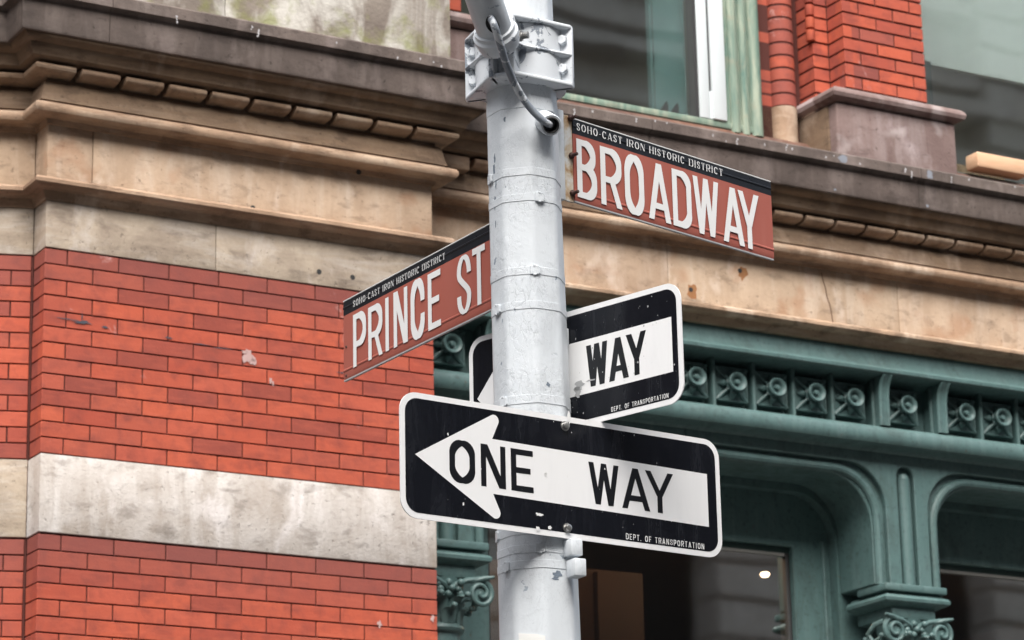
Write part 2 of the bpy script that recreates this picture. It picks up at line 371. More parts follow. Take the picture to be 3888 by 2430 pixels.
# opposite building: pale pilasters and dark glazing, seen only as a reflection in the panes
opp = empty('stone_building', F0, FR, label='pale coursed stone building across the street, seen mirrored in the window glass', cat='building')
MB().box(-40, 70, -25, -22.6, 0, 21).build('wall', M['far_stone'], opp, smooth=False)
pil = MB()
pil.box(-.76, .76, -22.6, -22.16, 0, 20.8)
for h in range(37):
    pil.box(-.8, .8, -22.6, -22.0, h * .56 + .03, h * .56 + .50)
pm = pil.mesh('pilaster', M['far_stone'], bevel=.03, seg=1)
for i in range(-8, 14):
    inst('pilaster', pm, opp, (19.75 + i * 4.9, 0, 0))
ledge = MB()
for z, o in ((15.2, .25), (16.55, .12), (17.25, .45), (17.75, .2), (19.0, .15), (20.6, .6)): ledge.box(-40, 70, -22.6, -22.35 + o, z, z + .22)
for i in range(-8, 14):
    for z in (17.6, 19.2): ledge.box(21.2 + i * 4.9, 23.2 + i * 4.9, -22.6, -22.45, z - 1.2 + .4, z + .1)
ledge.build('string_course', M['far_stone'], opp, smooth=False, kind='stuff')
gm = MB().box(-1.55, 1.55, -22.62, -22.5, .6, 3.7).mesh('window', M['far_glass'], smooth=False)
fm = MB().box(-1.6, 1.6, -22.66, -22.42, 0, .35).mesh('sill', M['far_stone'], smooth=False)
for i in range(-8, 14):
    for j in range(1, 4):
        inst('window', gm, opp, (22.2 + i * 4.9, 0, j * 4.3 - .9), scale=(1 if j < 3 else .62, 1, 1)); inst('sill', fm, opp, (22.2 + i * 4.9, 0, j * 4.3 - .8))
opp2 = empty('corner_building', (-14, -12, 0), FR, label='tall plain stone block on the near corner behind the camera', cat='building')
MB().box(-12, 8, -20, 0, 0, 16).build('wall', M['far_stone'], opp2, smooth=False)
rows = MB()
for j in range(4):
    for i in range(6): rows.box(-10 + i * 3, -8.4 + i * 3, -.02, .05, 1.5 + j * 3.7, 3.8 + j * 3.7)
rows.build('window', M['far_glass'], opp2, smooth=False)

opp3 = empty('added_side_building', (-26, 10, 0), 0, label='plain dark stone building added down the side street to darken reflections on the signs', cat='building')
MB().box(-8, 0, -22, 60, 0, 20).build('wall', M['brown'], opp3, smooth=False)  # added unseen block, keeps bright sky reflections off the sign faces
# ------------------------------------------------------------------ bricks
BH, BP, LP = .0590, .06436, .2188
def brick_mesh(L, name='brick', H=BH, D=.05):
    c = .0018; f = -.0  # front plane y=0, body behind
    mb = MB(); v = mb.bm.verts.new
    a = [v(p) for p in ((c, 0, c), (L - c, 0, c), (L - c, 0, H - c), (c, 0, H - c))]
    b = [v(p) for p in ((0, c, 0), (L, c, 0), (L, c, H), (0, c, H))]
    d = [v(p) for p in ((0, D, 0), (L, D, 0), (L, D, H), (0, D, H))]
    mb.bm.faces.new(a)
    for i in range(4):
        k = (i + 1) % 4; mb.bm.faces.new((a[i], b[i], b[k], a[k])); mb.bm.faces.new((b[i], d[i], d[k], b[k]))
    return mb.mesh(name, M['brick'], smooth=False)
_bm = {}
def brick(L, H=BH):
    k = (round(L, 3), round(H, 3))
    if k not in _bm: _bm[k] = brick_mesh(L, H=H)
    return _bm[k]
def lay(u, z, L, wf=0., rz=0, org=(0, 0), soot=1., H=BH):
    j = random.uniform(-.0012, .0012)
    x = org[0] + u * cos(rz); y = org[1] + u * sin(rz)
    return inst('brick', brick(L, H), bld, (x, y - wf + j, z), (0, 0, rz + random.uniform(-.002, .002)), soot)
IN = .125
LR = radians(-18)          # left wall turns back from the pier
def course(z, k, soot):
    G = .0056
    # pier front: even courses start with a half brick
    u = 0
    e = [0.0] + [(.0975 if k % 2 == 0 else .2072) + LP * i for i in range(9)]
    e = [x for x in e if x < 1.70] + [1.744 + .0048]
    for a, b in zip(e, e[1:]):
        s = soot * random.choice((1, 1, 1, 1, .95, .9, .78))
        lay(a, z, b - a - G, 0, 0, (0, 0), s)
    # left return
    m = inst('brick', brick(.117 if k % 2 else .108), bld, (random.uniform(0, .001), .122, z), (0, 0, radians(-90)), soot * random.choice((.85, .7, .6)))
    # left wall
    st = -.0845 if k % 2 else -.194
    a = -.0045 - G
    e = [-.004, st - .0 ]
    while e[-1] > -.9: e.append(e[-1] - LP)
    for b, a in zip(e, e[1:]):
        lay(a, z, b - a - G, 0, LR, (0, IN), soot * random.choice((1, .95, .8, .7)))
zb = 5.2335
for k in range(13):
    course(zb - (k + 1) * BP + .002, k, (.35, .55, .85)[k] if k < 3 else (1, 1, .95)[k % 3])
zb2 = 4.078
for k in range(9):
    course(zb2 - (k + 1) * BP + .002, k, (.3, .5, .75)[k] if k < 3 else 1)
# the courses below the frame, joined
lo = MB(); G = .0048
for k in range(9, 55):
    z = zb2 - (k + 1) * BP + .002; u = 0
    e = [0.0] + [(.0975 if k % 2 == 0 else .2072) + LP * i for i in range(8)] + [1.749]
    for a, b in zip(e, e[1:]): lo.box(a, b - G, 0, .05, z, z + BH)
lo.build('brick_courses', M['brick'], bld, smooth=False, kind='stuff')
# mortar core
mc = MB().fb(.007, 1.737, -1.2, -.0062, .14, 5.24)
mc.build('mortar', M['mortar'], bld, smooth=False)
MB().box(-2.5, 0, .0065, .6, .14, 5.24).build('mortar', M['mortar'], bld, (0, IN, 0), (0, 0, LR), smooth=False)
# right return bricks
rr = MB()
for k in range(13):
    z = zb - (k + 1) * BP + .002
    for a, b in ((.052, .25), (.255, .36)) if k % 2 else ((.104, .3), (.305, .36)): rr.box(1.69, 1.744, a, b - .0048, z, z + BH)
for k in range(20):
    z = zb2 - (k + 1) * BP + .002
    for a, b in ((.052, .25), (.255, .36)) if k % 2 else ((.104, .3), (.305, .36)): rr.box(1.69, 1.744, a, b - .0048, z, z + BH)
rr.build('brick_courses', M['brick'], bld, smooth=False, kind='stuff')
# grey spatters and marks on the brick
def blob(mb, x, z, rx, rz_, y, n=14, jit=.35):
    pts = []
    for i in range(n):
        r = 1 + random.uniform(-jit, jit); a = 2 * pi * i / n
        pts.append((x + rx * r * cos(a), z + rz_ * r * sin(a)))
    mb.flat(pts, y)
marks = MB()
for x, z, rx, rz_ in ((.885, 4.885, .028, .034), (.868, 4.905, .014, .010), (.905, 4.87, .018, .022), (.985, 4.80, .009, .014), (.995, 4.788, .006, .012),
                      (1.475, 3.83, .012, .016), (1.72, 3.87, .010, .02), (1.7, 3.66, .03, .012)):
    blob(marks, x, z, rx * .8, rz_ * .8, -.0022, 16, .45)
marks.build('mortar_splash', simple('pale_mortar_splash', rgb(.46, .31, .29), .9, .3, 60), bld, smooth=False, kind='stuff', label='pale pinkish mortar splashes on the red brick')
mk = MB()
for x, z, rx, rz_ in ((.10, 4.948, .05, .004), (.165, 4.944, .045, .008), (.16, 4.965, .003, .025), (.26, 4.935, .022, .005), (.53, 4.925, .018, .005), (.68, 4.915, .05, .004), (.77, 4.91, .05, .003), (1.3, 4.87, .03, .003)):
    blob(mk, x, z, rx * .8, rz_ * .7, -.0024, 18, .6)
mk.build('paint_smear', simple('blue_black_smear', rgb(.05, .055, .07), .8, .3, 60), bld, smooth=False, kind='stuff', label='thin blue-black smears across one brick course')

# ------------------------------------------------------------------ stone bands and entablature
PATH_L = [(-1.902, -IN - .618), (0, -IN)]
PATH_P = PATH_L + [(0, 0), (1.744, 0), (1.744, -.25)]
PATH_R = [(1.60, -.25), (7.6, -.25)]
ALL = PATH_P + [(7.6, -.25)]
def st(path, prof, name, mat, **k): return MB().sweep(path, prof).build(name, M[mat], bld, **k)
# pale band: pier block and recessed block
MB().fb(0, 1.744, -.30, .004, 4.0835, 4.394).build('stone_band', M['band'], bld, bevel=.004, label='pale mottled stone band between the brick courses')
MB().box(-2.2, -.004, -.003, .3, 4.0835, 4.394).build('stone_band', M['arch'], bld, (0, IN, 0), (0, 0, LR), bevel=.004, label='tan stone band on the recessed corner wall')
# architrave
for u0, u1 in ((0, .735), (.7375, 1.744)):
    MB().fb(u0, u1, -.30, .003, 5.2365, 5.433).build('architrave_block', M['arch'], bld, bevel=.003)
MB().box(-2.2, -.004, -.002, .3, 5.2365, 5.433).build('architrave_block', M['arch'], bld, (0, IN, 0), (0, 0, LR), bevel=.003)
# frieze blocks
for u0, u1, wf in ((0, .1915, .0), (.1945, 1.744, .001)):
    MB().fb(u0, u1, -.30, wf, 5.50, 5.756).build('frieze_block', M['tan'], bld, bevel=.003)
for u0, u1, wf in ((1.74, 3.10, -.25), (3.103, 4.405, -.251), (4.408, 5.9, -.249), (5.903, 7.6, -.25)):
    MB().fb(u0, u1, -.70, wf, 5.41, 5.756).build('frieze_block', M['tan'], bld, bevel=.003)
MB().box(-2.2, -.004, -.001, .3, 5.50, 5.756).build('frieze_block', M['tan'], bld, (0, IN, 0), (0, 0, LR), bevel=.003)
# crack in the frieze
cr = [(3.965, 5.735), (3.972, 5.70), (3.985, 5.66), (3.99, 5.62), (4.005, 5.58), (4.012, 5.54), (4.018, 5.49)]
MB().tube([(x, .2515, z) for x, z in cr], .0032, 6).build('crack', simple('brown_crack', rgb(.12, .06, .035), .9), bld, label='thin brown crack down the frieze stone')
T3 = [(-.10, 5.515), (.010, 5.517), (.044, 5.514), (.064, 5.508), (.074, 5.497), (.074, 5.483), (.064, 5.472), (.048, 5.468), (.034, 5.472), (.022, 5.466), (.016, 5.452), (.012, 5.445), (.008, 5.432), (-.10, 5.432)]
st(PATH_P, T3, 'roll_moulding', 'tan_roll')
st(PATH_R, [(a, z - .032) for a, z in T3], 'roll_moulding', 'tan_roll')
T2 = [(-.10, 5.836), (.045, 5.836), (.048, 5.824), (.066, 5.822), (.080, 5.815), (.087, 5.803), (.087, 5.790), (.080, 5.778), (.066, 5.772), (.046, 5.772), (.030, 5.777), (.014, 5.772), (.008, 5.752), (-.10, 5.752)]
st(ALL, T2, 'roll_moulding', 'tan_roll')
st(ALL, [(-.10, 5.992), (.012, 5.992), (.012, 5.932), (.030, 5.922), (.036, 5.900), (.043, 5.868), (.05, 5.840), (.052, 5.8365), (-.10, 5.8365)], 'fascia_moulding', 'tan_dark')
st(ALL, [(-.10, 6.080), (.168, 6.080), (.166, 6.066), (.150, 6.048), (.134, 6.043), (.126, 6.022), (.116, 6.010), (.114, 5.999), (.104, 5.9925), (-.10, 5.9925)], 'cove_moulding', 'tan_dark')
CN = [(-.10, 6.30), (.03, 6.298), (.212, 6.264), (.222, 6.255), (.222, 6.209), (.200, 6.203), (.192, 6.198), (.190, 6.078), (.186, 6.069), (.172, 6.069), (.166, 6.088), (-.10, 6.088)]
def seg_path(u0, u1, base):                      # straight piece of the pier or the right run
    return [(u0, base), (u1, base)]
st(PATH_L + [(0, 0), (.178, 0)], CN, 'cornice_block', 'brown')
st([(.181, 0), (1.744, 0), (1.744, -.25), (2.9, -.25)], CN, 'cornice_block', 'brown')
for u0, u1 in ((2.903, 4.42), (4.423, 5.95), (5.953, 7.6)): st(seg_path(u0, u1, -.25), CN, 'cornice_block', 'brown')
# dentils
def dentil_mesh(L):
    pr = [(0.0, 5.981), (.078, 5.981), (.088, 5.976), (.092, 5.966), (.088, 5.956), (.076, 5.949), (.055, 5.946), (.030, 5.944), (0.0, 5.944)]
    return MB().sweep([(0, 0), (L, 0)], pr).mesh('dentil', M['tan_roll'], bevel=.003, seg=1)
D1, D2 = dentil_mesh(.167), dentil_mesh(.157)
for i in range(8): inst('dentil', D1, bld, (.105 + .1910 * i, 0, random.uniform(-.0015, .0015)))
for i in range(30): inst('dentil', D2, bld, (2.052 + .178 * i, .25, random.uniform(-.002, .002)))
DP = [(0.0, 5.981), (.078, 5.981), (.088, 5.976), (.092, 5.966), (.088, 5.956), (.076, 5.949), (.055, 5.946), (.030, 5.944), (0.0, 5.944)]
st(PATH_L + [(0, 0), (.080, 0)], DP, 'dentil', 'tan_roll')
st([(1.632, 0), (1.744, 0), (1.744, -.16)], DP, 'dentil', 'tan_roll')
MB().fb(1.86, 2.028, -.23, -.162, 5.917, 5.984).build('dentil', M['tan_roll'], bld, bevel=.01)
# holes with rust in the stone
hole = MB()
for u, z, wf in ((1.205, 5.294, .003), (1.361, 5.291, .003), (3.223, 5.553, -.25), (3.50, 5.682, -.25), (.88, 5.512, .05), (1.38, 5.752, .03)):
    hole.lathe([(0, .0), (.011, .0), (.012, -.004)], 12, Matrix.Translation((u, -wf - .0012, z)) @ Matrix.Rotation(radians(90), 4, 'X'))
hole.build('anchor_hole', M['seal'], bld, smooth=False, kind='stuff', label='small dark anchor holes in the stone')
stain = MB()
for u, z in ((3.23, 5.545), (3.515, 5.668)):
    blob(stain, u, z, .026, .032, .2502)
stain.build('rust_stain', simple('orange_rust_stain', rgb(.33, .15, .06), .9, .4, 40), bld, smooth=False, kind='stuff', label='orange rust stains round the anchor holes')

bd_ = MB(); rnd = random.Random(11)
for i in range(34):
    u = rnd.uniform(.25, 5.2); wf = .2224 if u < 1.9 else -.0276; z = rnd.uniform(6.212, 6.255)
    for q in range(rnd.choice((1, 1, 2, 3))): blob(bd_, u + rnd.uniform(-.004, .004), z - q * .012, rnd.uniform(.0025, .005), rnd.uniform(.004, .008), -wf, 8, .3)
bd_.build('bird_dropping', simple('chalky_white', rgb(.42, .41, .42), .9, .2), bld, smooth=False, kind='stuff', label='small white droppings along the cornice edge')
sk = MB()
for u, z0_, z1_, wd in ((3.93, 6.085, 6.185, .012), (3.96, 6.215, 6.252, .030), (4.47, 6.085, 6.19, .016), (4.47, 6.212, 6.252, .022)):
    wf = -.0598 if z1_ < 6.2 else -.0276
    blob(sk, u, (z0_ + z1_) / 2, wd * .8, (z1_ - z0_) / 2, -wf, 12, .3)
sk.build('drip_stain', simple('blue_grey_drip', rgb(.22, .235, .27), .9, .4, 30), bld, smooth=False, kind='stuff', label='blue-grey drips down the cornice face')
# plinth above the cornice
for pth, nm in ((PATH_L + [(0, 0), (.74, 0)], 'l'), ([(.743, 0), (1.744, 0), (1.744, -.40)], 'r')):
    MB().sweep(pth, [(-.25, 6.27), (.068, 6.27), (.068, 7.3), (-.25, 7.3)]).build('plinth_block', M['lichen'], bld, bevel=.004, label='lichen-stained stone block above the cornice')
def base_block(u0, u1):
    MB().fb(u0, u1, -.60, -.20, 6.27, 6.5975).build('base_block', M['mauve'], bld, bevel=.012, seg=3, label='mauve stone block under the brick pier')
    MB().sweep([(u0 + .035, -.60), (u0 + .035, -.235), (u1 - .035, -.235), (u1 - .035, -.60)],
        [(-.10, 6.70), (-.02, 6.70), (.0, 6.69), (.03, 6.678), (.058, 6.664), (.072, 6.650), (.077, 6.634), (.071, 6.616), (.052, 6.606), (.025, 6.600), (-.10, 6.599)]).build('base_moulding', M['mauve'], bld)
base_block(4.068, 4.785); base_block(1.42, 2.13)

# upper brick piers, wall behind the windows
UP = .0661; UH = .0560
def upper_pier(ul, ur, sgn):
    ztop = 6.8987 + UP * 14
    core = MB().fb(ul + .006, ur - .006, -.60, -.257, 6.3, ztop)
    core.build('mortar', M['mortar'], bld, smooth=False)
    k = 0; z = 6.8987 - UP * 4 + .006
    while z < ztop:
        e = [ul] + [x for x in ([ul + (.105 if k % 2 else .21) + .21 * i for i in range(3)]) if x < ur - .03] + [ur + .006]
        for a, b in zip(e, e[1:]):
            if z < 7.75: lay(a, z, b - a - .009, -.25, soot=random.choice((1, .95, .9, .75, .5)), H=UH)
            else: lay(a, z, b - a - .007, -.25, H=UH)
        for s_, x in ((1, ul), (-1, ur)):
            o = inst('brick', brick(.128, UH), bld, (x, .25 + (.125 if s_ > 0 else .002), z), (0, 0, radians(-90 * s_)), random.choice((1, .9, .8)))
        z += UP; k += 1
upper_pier(4.17, 4.663, 1); upper_pier(1.55, 2.045, -1)
# stepped reveals left of the right pier: second order, then a round brick shaft
z0 = 6.8987 - UP * 4 + .006
def step_order(uo, wo, L, d):
    k = 0; z = z0
    while z < 7.8:
        lay(uo, z, L, wo, soot=random.choice((1, .95, .8)), H=UH)
        inst('brick', brick(d, UH), bld, (uo, -wo + d, z), (0, 0, radians(-90)), random.choice((1, .85, .7)))
        z += UP; k += 1
step_order(4.075, -.372, .09, .16)
MB().fb(4.08, 4.2, -.60, -.380, 6.3, 7.8).build('mortar', M['mortar'], bld, smooth=False)
MB().fb(3.80, 4.08, -.70, -.50, 6.3, 7.8).build('mortar', M['mortar'], bld, smooth=False)
shaft = MB(); z = 0
shaft.lathe([(0, 0), (.066, 0), (.068, .002), (.068, UH - .002), (.066, UH), (0, UH)], 20)
shm = shaft.mesh('brick', M['brick'])
z = z0
while z < 7.8:
    inst('brick', shm, bld, (3.970, .505, z), color=random.choice((.85, .7, .55, .4))); z += UP
MB().lathe([(.0645, 6.3), (.0645, 7.8)], 20).build('mortar', M['mortar'], bld, (3.970, .505, 0), smooth=True)
bead = MB().lathe([(0, 0), (.021, 0), (.022, .002), (.022, UH - .002), (0, UH)], 12).mesh('brick', M['brick'])
z = z0 + UP * 5
while z < 7.8: inst('brick', bead, bld, (4.068, .378, z), color=1); z += UP
MB().lathe([(0, 6.27), (.070, 6.27), (.070, z0 - .004), (0, z0 - .004)], 20).build('shaft_base', M['tan_roll'], bld, (3.970, .505, 0))
MB().fb(3.802, 3.925, -.62, -.500, 6.27, z0 - .004).build('reveal_block', M['tan_dark'], bld, bevel=.004)
MB().fb(4.058, 4.18, -.60, -.262, 6.27, 6.592).build('reveal_block', M['tan_dark'], bld, bevel=.006)
MB().fb(3.80, 3.925, -.62, -.506, z0 - .003, 7.8).build('reveal_block', M['mortar'], bld, bevel=.004)
z = z0
while z < 7.8: lay(3.80, z, .112, -.50, soot=random.choice((.9, .7, .5)), H=UH); z += UP
# wall above the whole
MB().fb(-2, 1.5, -1.2, -.08, 7.3, 9.5).build('upper_wall', M['mortar'], bld, smooth=False)
MB().fb(4.06, 4.18, -.60, -.366, 6.592, z0 - .004).build('reveal_block', M['tan'], bld, bevel=.006)
# sill wedge (sloping weathering) and windows
MB().sweep([(2.08, -.25), (7.6, -.25)], [(-.40, 6.28), (-.05, 6.30), (-.055, 6.325), (-.19, 6.455), (-.40, 6.47)]).build('window_sill', M['redstone'], bld, label='red-brown sloping stone sill on top of the cornice')
win = MB().fb(2.30, 3.80, -.53, -.43, 6.455, 6.488).build('window', M['jamb'], bld, bevel=.004, label='upper window with white mullion and pale green jamb')
MB().fb(2.30, 3.2123, -.474, -.470, 6.495, 7.9).build('pane', M['glass'], win, smooth=False)
MB().fb(3.2123, 3.426, -.482, -.478, 6.495, 7.9).build('pane', M['glass'], win, smooth=False)
MB().fb(3.416, 3.436, -.49, -.438, 6.49, 7.9).build('gasket', M['seal'], win, smooth=False)
MB().fb(3.437, 3.494, -.52, -.43, 6.49, 7.9).build('mullion', M['white_frame'], win, bevel=.004)
MB().fb(3.506, 3.585, -.52, -.42, 6.49, 7.9).build('mullion', M['white_frame'], win, bevel=.004)
MB().fb(3.494, 3.506, -.52, -.436, 6.63, 7.9).build('gasket', M['seal'], win, smooth=False)
MB().fb(3.494, 3.506, -.52, -.429, 6.49, 6.63).build('mullion', M['white_frame'], win, smooth=False)
jb = MB().fb(3.597, 3.80, -.60, -.44, 6.44, 7.9)
for u, r in ((3.640, .026), (3.700, .022), (3.765, .032)): jb.tube([(u, .44, 6.44), (u, .44, 7.9)], r, 14)
jb.build('jamb', M['jamb'], win)
MB().fb(3.585, 3.5965, -.6, -.46, 6.49, 7.9).build('gasket', M['seal'], win, smooth=False)
MB().fb(3.23, 3.43, -.56, -.53, 6.49, 7.9).build('sky_reflection_panel', M['sky_teal'], win, smooth=False)  # added teal panel, stands in for sky reflected by the second pane
rm = MB().fb(2.3, 3.80, -2.6, -2.55, 6.2, 9); rm.fb(2.25, 2.3, -2.6, -.5, 6.2, 9); rm.fb(3.80, 3.85, -2.6, -.6, 6.2, 9); rm.fb(2.3, 3.8, -2.6, -.55, 8.0, 8.05); rm.fb(2.3, 3.8, -2.6, -.55, 6.3, 6.35)
rm.build('room', M['dark_wall'], win, smooth=False)
pf = MB()
for x in (3.27, 3.33):
    pf.prism([(x - .025, 6.50), (x + .02, 6.50), (x + .024, 6.54), (x + .018, 6.565), (x - .005, 6.535)], .486, .50)
pf.build('latch', M['seal'], win, smooth=False, label='small dark curved shapes standing inside the glass')
# window 2
win2 = MB().fb(4.66, 7.4, -.53, -.43, 6.40, 6.452).build('window', M['dark_frame'], bld, bevel=.004, label='wide upper window with lowered pale blind')
MB().fb(4.66, 7.4, -.474, -.470, 6.45, 8.2).build('pane', M['glass'], win2, smooth=False)
MB().fb(4.66, 7.4, -.58, -.55, 7.06, 8.2).build('blind', M['blind'], win2, smooth=False)
MB().fb(4.66, 4.90, -.60, -.50, 6.45, 7.05).build('side_frame', M['dark_frame'], win2, smooth=False)
MB().fb(4.9, 7.4, -1.05, -1.0, 6.35, 7.3).build('stone_reflection_panel', simple('grey_beige_reflection', rgb(.42, .40, .35), .9, .3, 3), win2, smooth=False)  # added beige panel, lifts the dim stone reflection with its own colour
rm = MB().fb(4.66, 7.4, -2.6, -2.55, 6.2, 9); rm.fb(4.66, 7.4, -2.6, -.6, 8.2, 8.25); rm.fb(7.4, 7.45, -2.6, -.5, 6.2, 9); rm.fb(4.66, 7.4, -2.6, -.55, 6.3, 6.35)
rm.build('room', M['dark_wall'], win2, smooth=False)
tb = MB().box(.03, .36, -.05, .05, 0, .082).build('timber_block', M['timber'], None, bevel=.012, label='short orange softwood block lying on the upper right window sill', cat='timber block')
RZ = Matrix.Rotation(FR, 4, 'Z')
def fpt(u, w_, z): p = RZ @ Vector((u, -w_, 0)); return (F0[0] + p.x, F0[1] + p.y, z)
tb.location = fpt(4.985, -.375, 6.4535); tb.rotation_euler = (0, 0, FR)

# ------------------------------------------------------------------ cast iron shop front
U0, U1 = 1.745, 7.6
def fprism(uz, w0, w1):          # outline in u,z between depths, w1 = front
    return MB().prism(uz, -w1, -w0)
st([(U0, 0), (U1, 0)], [(-.5, 5.398), (-.262, 5.398), (-.258, 5.35), (-.247, 5.318), (-.222, 5.299), (-.205, 5.293), (-.197, 5.286), (-.198, 5.272), (-.206, 5.266), (-.33, 5.262), (-.352, 5.25), (-.5, 5.25)], 'shop_fascia', 'iron')
fz = MB().fb(U0, U1, -.45, -.372, 5.02, 5.262).build('panel_frieze', M['iron'], bld, smooth=False)
st([(U0, 0), (U1, 0)], [(-.5, 5.045), (-.36, 5.045), (-.350, 5.041), (-.262, 5.022), (-.240, 5.010), (-.228, 4.990), (-.229, 4.950), (-.240, 4.934), (-.30, 4.929), (-.322, 4.920), (-.332, 4.912), (-.5, 4.912)], 'shop_ledge', 'iron')
def rosette():
    mb = MB(); h = .088; w0, wf = -.372, -.345
    # raised square border
    for a in range(4):
        m = Matrix.Rotation(pi / 2 * a, 4, 'Y')
        mb.box(-h, h, -.372 * -1 - .030, .371, h - .010, h, m) if False else None
    def P(x, z, w_): return (x, -w_, z)
    # pyramid leaves: four faces sinking from the border to the centre
    b = [(-h, -h), (h, -h), (h, h), (-h, h)]; c = [(-.026, -.026), (.026, -.026), (.026, .026), (-.026, .026)]
    for i in range(4):
        k = (i + 1) % 4
        mb.poly([P(*b[i], -.352), P(*b[k], -.352), P(*c[k], -.349), P(*c[i], -.349)])
        mb.poly([P(*b[i], -.352), P(*b[i], -.396), P(*b[k], -.396), P(*b[k], -.352)])
        mb.tube([P(b[i][0] * .96, b[i][1] * .96, -.350), P(b[k][0] * .96, b[k][1] * .96, -.350)], .0055, 6)
        # petal between the ribs
        mx_, mz_ = (b[i][0] + b[k][0]) / 2, (b[i][1] + b[k][1]) / 2
        mb.tube([P(mx_ * .34, mz_ * .34, -.340), P(mx_ * .60, mz_ * .60, -.336), P(mx_ * .86, mz_ * .86, -.350)], [.010, .017, .004], 8)
        # diagonal rib rising to the trumpet
        mb.tube([P(b[i][0] * .97, b[i][1] * .97, -.352), P(b[i][0] * .6, b[i][1] * .6, -.350), P(c[i][0] * .9, c[i][1] * .9, -.336)], [.012, .011, .007], 8)
    prof = [(.036, -.370), (.031, -.352), (.029, -.340), (.038, -.335), (.030, -.328), (.033, -.315), (.040, -.302), (.045, -.298), (.046, -.291), (.042, -.286), (.035, -.288), (.028, -.296), (.023, -.306), (0, -.312)]
    mt = Matrix.Rotation(radians(90), 4, 'X')
    mb.lathe([(r * 1.06, -.37 + (h_ + .37) * 1.3 if False else h_ * 1) for r, h_ in prof], 20, mt)
    mb.lathe([(0, -.314), (.011, -.309), (.015, -.301), (.011, -.292), (0, -.289)], 10, mt)
    return mb.mesh('rosette', M['iron'], smooth=True, ang=40)
ros = rosette()
mun = MB().tube([(0, .308, 5.030), (0, .308, 5.262)], .010, 8).fb(-.010, .010, -.375, -.308, 5.030, 5.262).mesh('muntin', M['iron'])
def place_ros(u): inst('rosette', ros, fz, (u, -.022, 5.150), (0, 0, 0), scale=(1, 1, .92))
for i in range(9): place_ros(4.142 - .2218 * i)
for i in range(9): inst('muntin', mun, fz, (4.031 - .2218 * i, 0, 0))
place_ros(4.452); place_ros(1.985)
for i in range(12): place_ros(4.800 + .2218 * i); inst('muntin', mun, fz, (4.911 + .2218 * i, 0, 0))
def console(u):
    mb = MB()
    side = [(-.37, 5.03), (-.245, 5.025), (-.243, 5.17), (-.236, 5.21), (-.226, 5.235), (-.212, 5.254), (-.204, 5.264), (-.37, 5.264)]
    a = [mb.bm.verts.new((u - .024, -w_, z)) for w_, z in side]; b = [mb.bm.verts.new((u + .024, -w_, z)) for w_, z in side]
    mb.bm.faces.new(a); mb.bm.faces.new(list(reversed(b)))
    for i in range(len(side)):
        k = (i + 1) % len(side); mb.bm.faces.new((a[i], b[i], b[k], a[k]))
    mb.tube([(u - .024, -w_ + .006, z) for w_, z in side[1:7]], .010, 8)
    mb.tube([(u + .016, -w_ + .004, z) for w_, z in side[1:7]], .009, 8)
    mb.tube([(u - .026, .305, 5.03), (u - .026, .305, 5.255)], .010, 8)
    return mb.build('console', M['iron'], bld)
for u in (4.292, 4.634, 4.292 - 2.468, 4.634 - 2.468, 4.292 + 2.468, 4.634 + 2.468): console(u)

SP = 2.468; ZB = 4.285
def arch_outline(c, hc, zt, r, ztop, zbot, halfspan=SP / 2, slot=None):
    L, R = c - halfspan + .001, c + halfspan - .001
    pts = [(L, ztop), (R, ztop), (R, zt)]
    pts += [(c + hc + r, zt)] + arc(c + hc + r, zt - r, r, r, 90, 180, 12)[1:] + [(c + hc, zbot)]
    if slot:
        sh, sz = slot; pts += [(c + sh, zbot)] + arc(c, sz - sh, sh, sh, 0, 180, 12) + [(c - sh, zbot)]
    pts += [(c - hc, zbot)] + arc(c - hc - r, zt - r, r, r, 0, 90, 12) + [(L, zt)]
    return pts
def arch_line(c, hc, zt, r, zbot, w_, side):
    h = SP / 2
    if side > 0: return [(c + h, -w_, zt)] + [(x, -w_, z) for x, z in arc(c + hc + r, zt - r, r, r, 90, 180, 12)] + [(c + hc, -w_, zbot)]
    return [(c - h, -w_, zt)] + [(x, -w_, z) for x, z in arc(c - hc - r, zt - r, r, r, 90, 0, 12)] + [(c - hc, -w_, zbot)]
PH = .405
